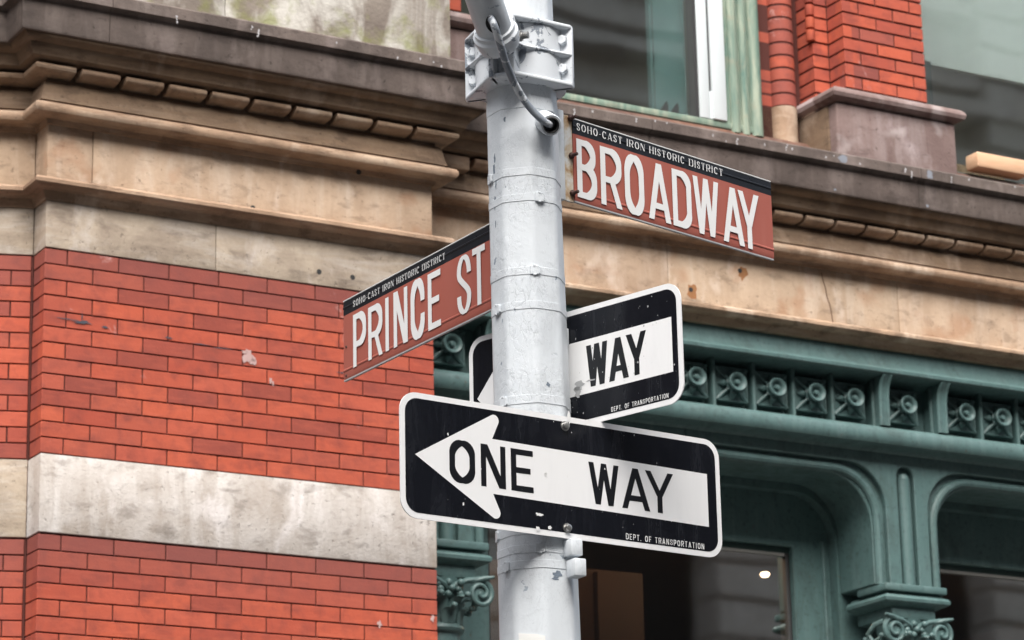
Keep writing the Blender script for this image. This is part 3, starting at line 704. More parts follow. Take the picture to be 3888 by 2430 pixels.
def shop_column(c):
    fprism(arch_outline(c, .122, 4.858, .215, 4.915, ZB, slot=(.050, 4.858)), -.36, -.33).build('arch_face', M['iron'], bld, bevel=.004, seg=1)
    pl = fprism(arch_outline(c, .187, 4.80, .245, 4.915, ZB), -.64, -.3615).build('arch_reveal', M['iron'], bld, bevel=.006, seg=1)
    bd = MB()
    for s_ in (1, -1):
        bd.tube(arch_line(c, .164, 4.822, .232, ZB, -.356, s_), .021, 10)
    bd.tube([(c, .352, ZB), (c, .352, 4.80)], [.032, .032], 14); bd.lathe([(0, .032), (.0226, .0226), (.032, 0)], 14, Matrix.Translation((c, .352, 4.80)))
    bd.build('arch_bead', M['iron'], bld)
    fprism(arch_outline(c, .200, 4.765, .225, 4.90, .3), -.70, -.6405).build('inner_groove', M['iron'], bld, smooth=False)
    H2 = PH
    fprism([(c - SP / 2 + .001, 4.90), (c + SP / 2 - .001, 4.90), (c + SP / 2 - .001, 4.512), (c + H2, 4.512), (c + H2, .3), (c - H2, .3), (c - H2, 4.512), (c - SP / 2 + .001, 4.512)], -.78, -.7005).build('inner_panel', M['iron'], bld, bevel=.006, seg=1)
    gr = MB()
    for s_ in (1, -1):
        gr.tube([(c + s_ * .235, .699, .3), (c + s_ * .235, .699, 4.55)], .012, 8)
    gr.build('panel_bead', M['iron'], bld)
    # shaft and capital
    cap = MB().fb(c - .180, c + .180, -.52, -.295, 4.25, 4.2845)
    cap = cap.build('capital', M['iron'], bld, bevel=.006)
    MB().sweep([(c - .150, -.60), (c - .150, -.322), (c + .150, -.322), (c + .150, -.60)], [(-.1, 4.247), (.004, 4.247), (.010, 4.236), (.030, 4.228), (.038, 4.216), (.036, 4.202), (.022, 4.192), (.004, 4.186), (-.005, 4.180), (-.1, 4.180)]).build('abacus_roll', M['iron'], cap)
    MB().fb(c - .125, c + .125, -.60, -.325, 4.128, 4.183).build('necking', M['iron'], cap, bevel=.004)
    # bell
    bell = MB().lathe([(.118, 4.13), (.112, 4.09), (.098, 4.04), (.092, 3.98), (.094, 3.935), (.112, 3.925), (.116, 3.912), (.110, 3.900), (.095, 3.892), (.095, .5)], 24)
    bell.build('bell', M['iron'], cap, (c, .44, 0))
    # volutes
    vol = MB()
    for sx in (-1, 1):
        cx_, cz_, cy_ = c + sx * .135, 4.062, .305
        pts = []; rad = []
        for i in range(44):
            t = i / 43; a = radians(90 - sx * 0) - sx * (-t) * 0
            ang = pi / 2 - sx * (2 * pi * 1.75 * t); r = .056 * (1 - t) ** .8 + .006
            pts.append((cx_ + r * cos(ang) * 1.0, cy_ - .018 * t, cz_ + r * sin(ang))); rad.append(.013 * (1 - .45 * t))
        pre = [(c - sx * .01, .335, 4.062), (c + sx * .03, .325, 4.098), (c + sx * .08, .315, 4.116)]
        vol.tube(pre + pts, [.009, .012, .013] + rad, 8)
        vol.lathe([(.046, -.012), (.044, .006), (0, .01)], 16, Matrix.Translation((cx_, cy_, cz_)) @ Matrix.Rotation(radians(90), 4, 'X'))
        vol.tube([(c + sx * .10, .31, 4.112), (c + sx * .15, .295, 4.126), (c + sx * .195, .285, 4.134)], [.008, .012, .006], 8)
        # side volute seen edge-on
        vol.tube([(c + sx * .15, .36, 4.115), (c + sx * .175, .40, 4.10), (c + sx * .185, .44, 4.06), (c + sx * .17, .42, 4.02), (c + sx * .155, .38, 4.04)], .014, 8)
    vol.build('volute', M['iron'], cap)
    lf = MB(); rnd = random.Random(3)
    for row, (rb, rt, zb_, zt_, n) in enumerate(((.105, .150, 3.935, 4.005, 8), (.100, .165, 3.98, 4.055, 8))):
        for i in range(n):
            a = 2 * pi * (i + .5 * row) / n; dx, dy = cos(a), sin(a); tx, ty = -dy, dx
            prev = None
            for j in range(7):
                t = j / 6; r = rb + (rt - rb) * t ** 2.2; z = zb_ + (zt_ - zb_) * (sin(t * pi * .62)) / sin(pi * .5) ; wd = .034 * sin(pi * (.25 + .72 * t)) + .004
                cur = []
                for q, off in ((-1, .012), (-.5, -.003), (0, .006), (.5, -.003), (1, .012)):
                    rr_ = r - off * .8; cur.append(lf.bm.verts.new((c + dx * rr_ + tx * wd * q, .44 + dy * rr_ + ty * wd * q, z - abs(q) * .010)))
                if prev:
                    for q in range(4): lf.bm.faces.new((prev[q], prev[q + 1], cur[q + 1], cur[q]))
                prev = cur
            # curled tip
            lf.lathe([(0, -.016), (.011, -.010), (.014, 0), (.011, .010), (0, .016)], 8, Matrix.Translation((c + dx * (rt + .004), .44 + dy * (rt + .004), zt_ - .006)) @ Matrix.Rotation(a + pi / 2, 4, 'Z') @ Matrix.Rotation(radians(90), 4, 'Y'))
    for sx in (-1, 0, 1):   # small buds between the volutes
        for q in range(3):
            lf.lathe([(0, -.018), (.012, -.012), (.018, 0), (.012, .012), (0, .018)], 8, Matrix.Translation((c + sx * .05 + rnd.uniform(-.01, .01), .32 + rnd.uniform(-.01, .01), 4.055 + q * .022 + rnd.uniform(-.006, .006))))
    lf.build('acanthus', M['iron'], cap, ang=60)
for c in (4.450, 4.450 - SP, 4.450 + SP): shop_column(c)
# shop windows
def shop_window(c, label):
    h = SP / 2 - PH
    f = MB().fb(c - h, c + h, -.80, -.735, 4.485, 4.511).build('shop_window', M['dark_frame'], bld, smooth=False, label=label)
    for s_ in (-1, 1):
        e = c + s_ * (h - .012); MB().fb(e - .012, e + .012, -.80, -.735, .5, 4.484).build('stile', M['seal'], f, bevel=.003)
    MB().fb(c - h + .025, c + h - .025, -.77, -.738, 4.470, 4.4845).build('rail', M['rail'], f, smooth=False)
    MB().fb(c - h + .025, c + h - .025, -.752, -.748, .5, 4.469).build('pane', M['shop_glass'], f, smooth=False)
shop_window(4.450 - SP / 2, 'dark shop window under the wide iron arch behind the pole')
shop_window(4.450 + SP / 2, 'dark shop window under the iron arch at the right edge')
room = MB().fb(1.75, 7.6, -5.1, -5.0, .1, 4.9); room.fb(1.75, 7.6, -5.0, -.79, 4.86, 4.90); room.fb(1.70, 1.745, -5, -1.19, .1, 4.9); room.fb(7.6, 7.65, -5, -.5, .1, 5.2); room.fb(1.75, 7.6, -5.0, -.79, .1, .14)
room.build('shop_interior', M['dark_room'], bld, smooth=False)
sh = MB().fb(2.7, 4.02, -2.05, -2.0, .2, 4.62); sh.fb(6.9, 7.55, -2.05, -2.0, .2, 4.62); sh.fb(2.6, 4.05, -1.99, -1.94, 4.12, 4.17); sh.fb(3.72, 3.78, -1.99, -1.95, .2, 4.6)
sh.build('partition', simple('warm_brown_wood', rgb(.038, .016, .011), .6, .7, 2.5), bld, smooth=False, kind='stuff')
lp = MB().lathe([(0, -.016), (.018, -.012), (.026, 0), (.02, .01), (0, .014)], 16).mesh('ceiling_lamp', M['lamp'])
for u, w_, z in ((4.4327, -1.5, 4.5576), (4.35, -3.1, 4.30), (6.6, -2.8, 4.5)): inst('ceiling_lamp', lp, bld, (u, -w_, z))
for u, w_, z, e_ in ((3.5, -1.35, 4.81, 6), (4.6, -1.5, 4.81, 5), (7.1, -1.4, 4.81, 9)):  # hidden fill lights added under the ceiling to brighten the shop room
    pl_ = bpy.data.lights.new('shop_fill', 'POINT'); pl_.energy = e_; pl_.color = (1, .62, .36); pl_.shadow_soft_size = .03
    po = bpy.data.objects.new('shop_fill', pl_); COL.objects.link(po); po.parent = bld; po.location = (u, -w_, z)
MB().fb(1.74, 7.6, -1.2, -.82, 4.92, 6.28).build('wall_core', M['mortar'], bld, smooth=False)

# ------------------------------------------------------------------ street light pole
PC = (.0368, 6.927); lean = (.0359 - .0493) / (4.193 - 2.9067)
def pxy(z): return (.0493 + (z - 2.9067) * lean, 6.927)
def prad(z): return .0985 - (z - 2.9) * (.0985 - .0900) / 1.3
pole = empty('street_light_pole', (*pxy(0), 0), 0, label='tapered octagonal pale grey street light pole with flaking paint in the centre', cat='street light pole')
PB = Vector((*pxy(0), 0))
OA = radians(9)
def octo(cx_, cy_, r, rc=.16, n=3):
    # rounded octagon: corners at OA + 45k measured from the camera direction
    P = [Vector((cx_ + r * sin(OA + k * pi / 4), cy_ - r * cos(OA + k * pi / 4))) for k in range(8)]
    out = []
    for k in range(8):
        a, b, c_ = P[k - 1], P[k], P[(k + 1) % 8]; s_ = b + (a - b) * rc; e_ = b + (c_ - b) * rc
        for i in range(n + 1):
            t = i / n; out.append(s_ * (1 - t) ** 2 + b * 2 * t * (1 - t) + e_ * t * t)
    return out
def octo_tube(z0_, z1_, dr0=0, dr1=0, n=2, rc=.16):
    mb = MB(); rings = []
    for i in range(n + 1):
        z = z0_ + (z1_ - z0_) * i / n; x, y = pxy(z); r = prad(z) + dr0
        rings.append([mb.bm.verts.new((p.x - PB.x, p.y - PB.y, z)) for p in octo(x, y, r, rc)])
    for a, b in zip(rings, rings[1:]):
        for k in range(len(a)):
            l = (k + 1) % len(a); mb.bm.faces.new((a[k], a[l], b[l], b[k]))
    mb.bm.faces.new(list(reversed(rings[0]))); mb.bm.faces.new(rings[-1])
    return mb
octo_tube(.15, 6.6, n=20).build('shaft', M['pole'], pole, ang=25)
MB().box(-.2, .2, -.2, .2, .12, .2).build('base', M['pole'], pole, bevel=.02)
MB().lathe([(0, 6.72), (.05, 6.69), (.085, 6.62), (.085, 6.59), (0, 6.59)], 20, Matrix.Translation((pxy(6.6)[0] - PB.x, 0, 0))).build('cap', M['pole'], pole)
def strap(z, h=.019, buckle=None):
    o = octo_tube(z, z + h, dr0=.0013, n=1).build('steel_strap', M['pole'], pole, bevel=.0006, seg=1, ang=25)
    if buckle is not None:
        x, y = pxy(z); r = prad(z); a = radians(buckle)
        m = Matrix.Translation((x - PB.x + r * sin(a) * .985, y - PB.y - r * cos(a) * .985, z + h / 2)) @ Matrix.Rotation(a, 4, 'Z')
        b = MB(); b.box(-.011, .011, -.0022, .006, -.0115, .0115, m); b.box(-.0035, .0035, -.0034, .0, -.014, -.0085, m); b.box(-.0035, .0035, -.0034, .0, .0085, .014, m); b.box(.011, .0145, -.0025, .004, -.009, .009, m)
        b.build('buckle', M['pole'], o, bevel=.0012, seg=1)
def zz(z): return 1.6 + (z - 1.6) * 6.835 / 6.812    # front-of-pole depth
for z, h, bk in ((4.137, .034, None), (3.9626, .020, -72), (3.8968, .019, 22), (3.7103, .020, 10), (3.6246, .020, -58), (3.3906, .022, -48), (3.0748, .020, -80), (3.0305, .020, 4), (2.9933, .020, -52)):
    strap(zz(z), h, bk)
# torn dark paint rims
chips = MB()
def chip(x, z, rx, rz_):
    pts = []
    for i in range(11):
        a = 2 * pi * i / 11; r = random.uniform(.55, 1.3); pts.append((x + rx * r * cos(a), z + rz_ * r * sin(a)))
    return pts
def on_pole(ang, z, rx, rz_, mb):
    x, y = pxy(z); r = prad(z) + .0006; a = radians(ang); k0 = math.floor((a - OA) / (pi / 4)); am = OA + (k0 + .5) * pi / 4
    ap = r * cos(pi / 8); dx = ap * math.tan(a - am)
    for p in [chip(dx, z, rx, rz_)]:
        mb.poly([(x - PB.x + ap * sin(am) + px_ * cos(am), y - PB.y - ap * cos(am) + px_ * sin(am), pz_) for px_, pz_ in p])
for ang, z, rx, rz_ in ((-58, 4.03, .004, .012), (-60, 3.995, .006, .020), (-56, 3.96, .003, .014), (-60, 3.915, .004, .02), (28, 3.36, .008, .006), (26, 3.445, .006, .008), (30, 2.985, .014, .007), (26, 2.975, .010, .006), (-60, 3.86, .002, .01), (-30, 4.12, .003, .008)):
    on_pole(ang, z, rx, rz_, chips)
chips.build('paint_chip', simple('bare_blue_grey_metal', rgb(.20, .25, .31), .6, .5, 150), pole, smooth=False, kind='stuff', label='small patches where the paint has flaked off')
# pipe nipple and cable
nd = Vector((.0174, -.060, -.0333)).normalized(); nc = Vector((.0919, 6.86, 4.1136)) - PB
tr = Matrix.Translation(nc) @ nd.to_track_quat('Z', 'Y').to_matrix().to_4x4()
MB().lathe([(.028, -.05), (.027, .0), (.027, .052), (.025, .056), (.019, .056), (.018, .05), (.018, .0), (0, 0)], 20, tr).build('nipple', M['pole'], pole)
MB().lathe([(.0205, .0565), (.018, .058), (.0165, .055), (.0165, .03)], 20, tr).build('grommet', M['seal'], pole)
cp = [(-.040, 6.66, 4.315), (-.0277, 6.62, 4.2745), (-.0136, 6.655, 4.238), (-.0004, 6.695, 4.2045), (.0151, 6.738, 4.1775), (.0349, 6.773, 4.1498), (.0578, 6.790, 4.1215), (.083, 6.800, 4.0975), (.101, 6.815, 4.0905), (.098, 6.85, 4.105)]
def spline(pts, n=6):
    P = [Vector(p) for p in pts]; P = [P[0] * 2 - P[1]] + P + [P[-1] * 2 - P[-2]]; out = []
    for i in range(1, len(P) - 2):
        for j in range(n):
            t = j / n; a, b, c_, d = P[i - 1:i + 3]
            out.append(.5 * ((2 * b) + (c_ - a) * t + (2 * a - 5 * b + 4 * c_ - d) * t * t + (3 * b - a - 3 * c_ + d) * t ** 3))
    return out + [P[-2]]
MB().tube([p - PB for p in spline(cp)], .0090, 12).build('cable', M['cable'], pole)
# clamp casting
CR = radians(-17)
col_e = MB().lathe([(.085, .012), (.113, .012), (.113, .150), (.085, .150)], 32)
clamp = col_e.build('clamp', M['casting'], pole, (.0345 - PB.x, 6.93 - PB.y, 4.208), (0, 0, CR))
def cbox(*a, **k): return MB().box(*a).build(k.pop('name'), M['casting'], clamp, **k)
for s_ in (-1, 1):
    MB().box(min(s_ * .085, s_ * .140), max(s_ * .085, s_ * .140), -.018, -.002, 0, .163).build('flange', M['casting'], clamp, bevel=.004)
for z in (0, .080, .152):
    t = .012 if z != .08 else .009; k = 1 if z != .08 else .93
    pts = [(-.139, .0), (-.139, -.020), (-.045, -.137 * k), (-.035, -.148 * k), (.030, -.148 * k), (.040, -.137 * k), (.139, -.020), (.139, .0)]
    MB().prism_z(pts, z, z + t).build('rib', M['casting'], clamp, bevel=.0045, seg=3)
MB().box(-.036, -.022, -.155, -.10, 0, .160).build('lug', M['casting'], clamp, bevel=.004)
MB().box(.016, .031, -.155, -.10, 0, .160).build('lug', M['casting'], clamp, bevel=.004)
MB().box(-.022, .016, -.118, -.10, .004, .156).build('web', M['casting'], clamp, bevel=.003)
hexb = MB().lathe([(0, 0), (.0125, 0), (.0135, .002), (.0135, .012), (.012, .0142), (0, .0142)], 6).mesh('bolt', M['casting'], bevel=.0006, seg=1, ang=20)
for x in (-.116, .116):
    for z in (.048, .124):
        inst('bolt', hexb, clamp, (x, -.017, z), (radians(90), radians(random.uniform(0, 50)), 0))
cb = MB().lathe([(0, .0), (.014, .0), (.0145, .002), (.0145, .017), (0, .0175)], 6, Matrix.Translation((.031, -.142, .101)) @ Matrix.Rotation(radians(90), 4, 'Y'))
cb.lathe([(0, .016), (.0095, .016), (.0095, .020), (.0080, .0205), (.0095, .023), (.008, .0245), (.0095, .027), (.008, .0285), (.009, .034), (0, .035)], 12, Matrix.Translation((.031, -.142, .101)) @ Matrix.Rotation(radians(90), 4, 'Y'))
cb2 = MB().lathe([(0, .0), (.014, .0), (.0145, .002), (.0145, .013), (0, .0135)], 6, Matrix.Translation((-.036, -.142, .090)) @ Matrix.Rotation(radians(-90), 4, 'Y'))
wb = simple('worn_bolt', rgb(.34, .34, .33), .4, .5, 120, .3, .5)
cb.build('cross_bolt', wb, clamp, ang=25); cb2.build('nut', wb, clamp, ang=25)
# arm
ad = Vector((-.28 * 1.75, -.96 * 1.75, 1)).normalized(); ab = Vector((-.0165, 6.765, 4.283)) - PB
tr = Matrix.Translation(ab) @ ad.to_track_quat('Z', 'Y').to_matrix().to_4x4()
arm = MB().lathe([(0, .02), (.044, .02), (.044, .06), (.0435, .4), (.040, 2.6), (.037, 2.7), (0, 2.71)], 32, tr).build('arm', M['pole'], pole)
MB().lathe([(0, -.020), (.030, -.018), (.049, -.006), (.053, .006), (.052, .018), (.0565, .022), (.0565, .034), (.051, .040), (.050, .050), (.044, .052)], 32, tr).build('arm_socket', M['casting'], arm)
hq = Vector((-.0335, 6.628, 4.292)) - PB
MB().lathe([(0, 0), (.017, 0), (.019, .002), (.019, .006)], 16, Matrix.Translation(Vector((-.0305, 6.651, 4.2905)) - PB) @ Matrix.Rotation(radians(-17), 4, 'Z') @ Matrix.Rotation(radians(152), 4, 'X') @ Matrix.Diagonal((.85, 1.35, 1, 1))).build('cable_hole', M['seal'], arm, smooth=False)

# ------------------------------------------------------------------ lettering: strokes as flat sheets
def strip(path, wf):
    """quads along a centreline; wf(dx,dz) gives the stroke width"""
    out = []; L = []; n = len(path)
    closed = abs(path[0][0] - path[-1][0]) + abs(path[0][1] - path[-1][1]) < 1e-6
    for i in range(n):
        if closed: a, b = path[i - 1 if i > 0 else n - 2], path[i + 1 if i < n - 1 else 1]
        else: a, b = path[max(i - 1, 0)], path[min(i + 1, n - 1)]
        dx, dz = b[0] - a[0], b[1] - a[1]; d = hypot(dx, dz) or 1; dx /= d; dz /= d; h = wf(abs(dx), abs(dz)) / 2
        L.append(((path[i][0] - dz * h, path[i][1] + dx * h), (path[i][0] + dz * h, path[i][1] - dx * h)))
    return [[p[0], q[0], q[1], p[1]] for p, q in zip(L, L[1:])]
def R(x0, x1, z0, z1): return [[(x0, z0), (x1, z0), (x1, z1), (x0, z1)]]
def DG(x0, z0, x1, z1, w_): return [[(x0 - w_ / 2, z0), (x0 + w_ / 2, z0), (x1 + w_ / 2, z1), (x1 - w_ / 2, z1)]]
def glyph(ch, W, s, thin=None, serif=0):
    """height 1, width W, stem s; thin = hairline width for serif letters"""
    th = thin or s * .88; t1 = thin or s * .96
    wf = (lambda dx, dz: s * dz + th * dx) if thin else (lambda dx, dz: s * dz + th * dx)
    g = []   # list of layers, each a list of quads
    h = s / 2; b = th / 2
    def bowl(x0, z0, z1, xr, rr):
        ry = min((z1 - z0) * .5, rr * 1.15)
        return [(x0, z1), (xr - rr, z1)] + arc(xr - rr, z1 - ry, rr, ry, 90, 0, 8)[1:] + arc(xr - rr, z0 + ry, rr, ry, 0, -90, 8) + [(x0, z0)]
    rr = min(W * .42, .20)
    if ch in 'BDPREFINLHT' or ch == 'I':
        pass
    if ch == 'I': g.append(R(W / 2 - h, W / 2 + h, 0, 1))
    elif ch == 'T': g += [R(W / 2 - h, W / 2 + h, 0, 1), R(0, W, 1 - th, 1)]
    elif ch == 'E': g += [R(0, s, 0, 1), R(s * .9, W, 1 - th, 1), R(s * .9, W * .88, .5 - b, .5 + b), R(s * .9, W, 0, th)]
    elif ch == 'F': g += [R(0, s, 0, 1), R(s * .9, W, 1 - th, 1), R(s * .9, W * .85, .5 - b, .5 + b)]
    elif ch == 'H': g += [R(0, s, 0, 1), R(W - s, W, 0, 1), R(s * .9, W - s * .9, .5 - b, .5 + b)]
    elif ch == 'N': g += [R(0, t1, 0, 1), R(W - t1, W, 0, 1), DG(W - s * .62, 0, s * .62, 1, s * 1.22)]
    elif ch == 'D': g += [R(0, s, 0, 1), strip(bowl(s * .5, b, 1 - b, W - h, rr), wf)]
    elif ch == 'P': g += [R(0, s, 0, 1), strip(bowl(s * .5, .42, 1 - b, W - h, rr), wf)]
    elif ch == 'R': g += [R(0, s, 0, 1), strip(bowl(s * .5, .45, 1 - b, W - h, rr), wf), DG(W - s * .52, 0, W * .52, .47, s * 1.06)]
    elif ch == 'B': g += [R(0, s, 0, 1), strip(bowl(s * .5, .53, 1 - b, W - h - .02, rr), wf), strip(bowl(s * .5, b, .53, W - h, rr), wf)]
    elif ch in 'OC':
        rx = W / 2 - h; ry = (1 - th) / 2 if thin else .30
        cz1, cz0 = 1 - b - ry, b + ry
        if ch == 'O': p = arc(W / 2, cz1, rx, ry, 0, 180, 14) + arc(W / 2, cz0, rx, ry, 180, 360, 14); p.append(p[0])
        elif thin: p = arc(W / 2, .5, rx, ry, 40, 320, 22)
        else: p = [(W - h, cz1 - .04)] + arc(W / 2, cz1, rx, ry, 0, 180, 14) + arc(W / 2, cz0, rx, ry, 180, 360, 14) + [(W - h, cz0 + .04)]
        g.append(strip(p, wf))
    elif ch == 'S':
        rx = W / 2 - h; ry = .25 if not thin else .22
        p = [(W - h, 1 - b - ry - .03)] + arc(W / 2, 1 - b - ry, rx, ry, 0, 180, 12)
        A, Bz = (h, 1 - b - ry), (W - h, b + ry)
        for i in range(1, 10):
            t = i / 10; q = ((1 - t) ** 3, 3 * (1 - t) ** 2 * t, 3 * (1 - t) * t * t, t ** 3)
            p.append((q[0] * A[0] + q[1] * A[0] + q[2] * Bz[0] + q[3] * Bz[0], q[0] * A[1] + q[1] * .56 + q[2] * .44 + q[3] * Bz[1]))
        p += arc(W / 2, b + ry, rx, ry, 0, -180, 12) + [(h, b + ry + .03)]
        g.append(strip(p, (lambda dx, dz: s * (dz * .5 + .5)) if not thin else (lambda dx, dz: s * .85 * dz + th * dx)))
    elif ch == 'A':
        dl = s * 1.08 if not thin else thin * 1.3; dr = s * 1.08
        g += [DG(dl / 2, 0, W / 2 - (dr - dl) * .25, 1, dl), DG(W - dr / 2, 0, W / 2, 1, dr), R(W * .22, W * .78, .20, .20 + th)]
    elif ch == 'W':
        d1 = s * .98; d2 = d1
        g += [DG(W * .29, 0, d1 / 2, 1, d1), DG(W * .29, 0, W / 2, 1, d2), DG(W * .71, 0, W / 2, 1, d1), DG(W * .71, 0, W - d1 / 2, 1, d2)]
    elif ch == 'Y':
        g += [R(W / 2 - h, W / 2 + h, 0, .44), DG(W / 2 - .0, .40, s * .55, 1, s * 1.1), DG(W / 2, .40, W - s * .55, 1, s * 1.1)]
    elif ch == '-': g.append(R(0, W, .36, .36 + max(th, .07)))
    elif ch == '.': g.append(R(0, s, 0, s))
    if thin:      # bracketless serifs
        e = .075; feet = {'H': [(0, s), (W - s, W)], 'I': [(W / 2 - h, W / 2 + h)], 'R': [(0, s)], 'T': [(W / 2 - h, W / 2 + h)], 'D': [(0, s)], 'A': [(0, thin * 1.3), (W - s * 1.08, W)], 'N': [(0, t1)]}
        heads = {'H': [(0, s), (W - s, W)], 'I': [(W / 2 - h, W / 2 + h)], 'R': [(0, s)], 'D': [(0, s)], 'N': [(0, t1), (W - t1, W)]}
        for a, c_ in feet.get(ch, []): g.append(R(a - e, c_ + e, 0, thin * .8))
        for a, c_ in heads.get(ch, []): g.append(R(a - e, c_ + e, 1 - thin * .8, 1))
        if ch == 'T': g += [R(0, thin, .74, 1), R(W - thin, W, .74, 1)]
        if ch in 'CS': g.append(R(W - h - thin / 2, W - h + thin / 2, .66, .98))
        if ch == 'S': g.append(R(h - thin / 2, h + thin / 2, .02, .34))
    return g
def put(mb, ch, x0, x1, z0, z1, y, s, thin=None):
    H = z1 - z0; W = (x1 - x0) / H
    for i, layer in enumerate(glyph(ch, W, s, thin)):
        for q in layer:
            pts = [(x0 + a * H, z0 + b * H) for a, b in q]
            mb.bm.faces.new([mb.bm.verts.new((a, y - i * .00006, b)) for a, b in pts])
SW = {'S': .52, 'O': .72, 'H': .70, '-': .26, 'C': .66, 'A': .70, 'T': .62, ' ': .30, 'I': .17, 'R': .68, 'N': .68, 'D': .72}
TW = {'D': .5, 'E': .42, 'P': .48, 'T': .46, '.': .15, ' ': .30, 'O': .52, 'F': .42, 'R': .50, 'A': .54, 'N': .5, 'S': .48, 'I': .15}
def line(mb, text, x0, x1, z0, z1, y, tab, s, thin=None, gap=.17):
    tot = sum(tab[c] for c in text) + gap * (len(text) - 1); k = (x1 - x0) / (tot * (z1 - z0)); x = x0; H = z1 - z0
    for c in text:
        wd = tab[c] * k * H
        if c != ' ': put(mb, c, x, x + wd, z0, z1, y, s * min(k, 1.15), thin)
        x += wd + gap * k * H
def fix_normals(mb):
    for f in mb.bm.faces:
        f.normal_update()
        if f.normal.y > 0: f.normal_flip()
def flat_build(mb, name, mat, parent, **k):
    fix_normals(mb); me = bpy.data.meshes.new(name); mb.bm.to_mesh(me); mb.bm.free(); me.materials.append(M[mat] if isinstance(mat, str) else mat)
    o = bpy.data.objects.new(name, me); COL.objects.link(o); o.parent = parent; return tag(o, **k)

def specks(mb, x0, x1, z0, z1, n, y, rmax=.0022):
    for i in range(n):
        x, z, r = random.uniform(x0, x1), random.uniform(z0, z1), random.uniform(.0005, rmax) * random.random()
        blob(mb, x, z, r * .7 + .0003, r + .0004, y, 7, .4)

# ---- one way sign facing the camera
def one_way(name_loc, rz, x0, x1, z0, z1, label, tip, notch, lobes, shaft, letters, dept, holes=()):
    r = empty('one_way_sign', name_loc, rz, label=label, cat='one way sign')
    MB().prism(rrect(x0, x1, z0, z1, .045, 8), -.0015, .0015).build('panel', M['sign_white'], r, smooth=False)
    MB().prism(rrect(x0 + .0005, x1 - .0005, z0 + .0005, z1 - .0005, .0445, 8), .0016, .0026).build('backing', M['edge'], r, smooth=False)
    b = .0135; mb = MB(); mb.flat(rrect(x0 + b, x1 - b, z0 + b, z1 - b, .034, 8), -.0019); flat_build(mb, 'black_field', 'sign_black', r)
    # arrow: head (with rounded barbs) and shaft
    (tx, tz), (nx, nz0, nz1), (bx, bzt, bzb), (ex, ez0, ez1) = tip, notch, lobes, shaft
    rr = .014
    up = [(bx - .019, bzt - .004)] + arc(bx - rr * .62, bzt - rr, rr, rr, 105, -25, 8)
    dn = arc(bx - rr * .62, bzb + rr, rr, rr, 25, -105, 8) + [(bx - .019, bzb + .004)]
    pts = [(tx, tz)] + up + [(nx, nz1), (ex, ez1), (ex, ez0), (nx, nz0)] + dn
    mb = MB(); mb.flat(pts, -.0023); flat_build(mb, 'arrow', 'sign_white', r, label='white arrow pointing left')
    for word in ('ONE', 'WAY'):
        mb = MB()
        for ch, a, c_, z0_, z1_ in letters[:3] if word == 'ONE' else letters[3:]: put(mb, ch, a, c_, z0_, z1_, -.0026, .154)
        flat_build(mb, 'lettering', 'letter_black', r, label='black letters reading ' + word)
    mb = MB(); line(mb, 'DEPT. OF TRANSPORTATION', dept[0], dept[1], dept[2], dept[3], -.0023, TW, .115, None, .22)
    flat_build(mb, 'lettering', 'letter_white', r, label='small white letters reading DEPT. OF TRANSPORTATION')
    return r
OWP = Vector((.04593741, 6.79296257, 0)); OWu = Vector((sin(radians(54)), cos(radians(54)), 0)); uc, zc = .092, 3.2165
def sx(u): return u - uc
ow = one_way(OWP + OWu * uc + Vector((0, 0, zc)), radians(36), -.3795 - uc, .5615 - uc, -.1478, .1478,
    'black one way sign across the front of the pole, ONE WAY readable in full',
    (sx(-.3398), 3.2182 - zc), (sx(-.123), 3.1508 - zc, 3.2815 - zc), (sx(-.1085), 3.3405 - zc, 3.0925 - zc), (sx(.5205), 3.1438 - zc, 3.2758 - zc),
    [(c, sx(a), sx(b), 3.1655 - zc, 3.2665 - zc) if c in 'ONE' and a < 0 else (c, sx(a), sx(b), 3.1612 - zc, 3.2622 - zc) for c, a, b in
     (('O', -.2447, -.173), ('N', -.1565, -.0861), ('E', -.0709, -.0069), ('W', .1563, .2467), ('A', .2543, .3396), ('Y', .3272, .4134))],
    (sx(.2629), sx(.5028), 3.0858 - zc, 3.1000 - zc))
bolt = MB().lathe([(0, 0), (.0125, 0), (.0125, .002), (.0085, .0025), (.0085, .008), (.007, .0095), (0, .0095)], 6).mesh('bolt', M['steel'], bevel=.0004, seg=1)
wash = MB().lathe([(0, 0), (.0135, 0), (.0135, .0022), (0, .0022)], 20)
boltm = MB().lathe([(0, 0), (.0120, 0), (.0120, .002), (.0086, .0022), (.0092, .0045), (.0080, .0095), (.005, .0108), (0, .0108)], 16).mesh('bolt', M['steel'])
for u, z in ((.0897, 3.3404), (.0885, 3.0931)): inst('bolt', boltm, ow, (sx(u), -.0015, z - zc), (radians(90), 0, 0))
sp = MB(); specks(sp, sx(-.36), sx(.54), -.13, .13, 34, -.0029, .0022)
for x, z, a, b in ((-.085, -.100, .010, .004), (-.090, -.135, .005, .006), (-.055, -.128, .006, .004), (-.063, .0, .004, .003), (-.063, .0, .003, .006), (.01, .146, .004, .014), (-.30, -.10, .002, .004), (-.34, .06, .002, .003)):
    blob(sp, x + .0, z, a, b, -.0031)
flat_build(sp, 'paint_chip', 'letter_white', ow, kind='stuff', label='tiny white chips in the black sheeting')

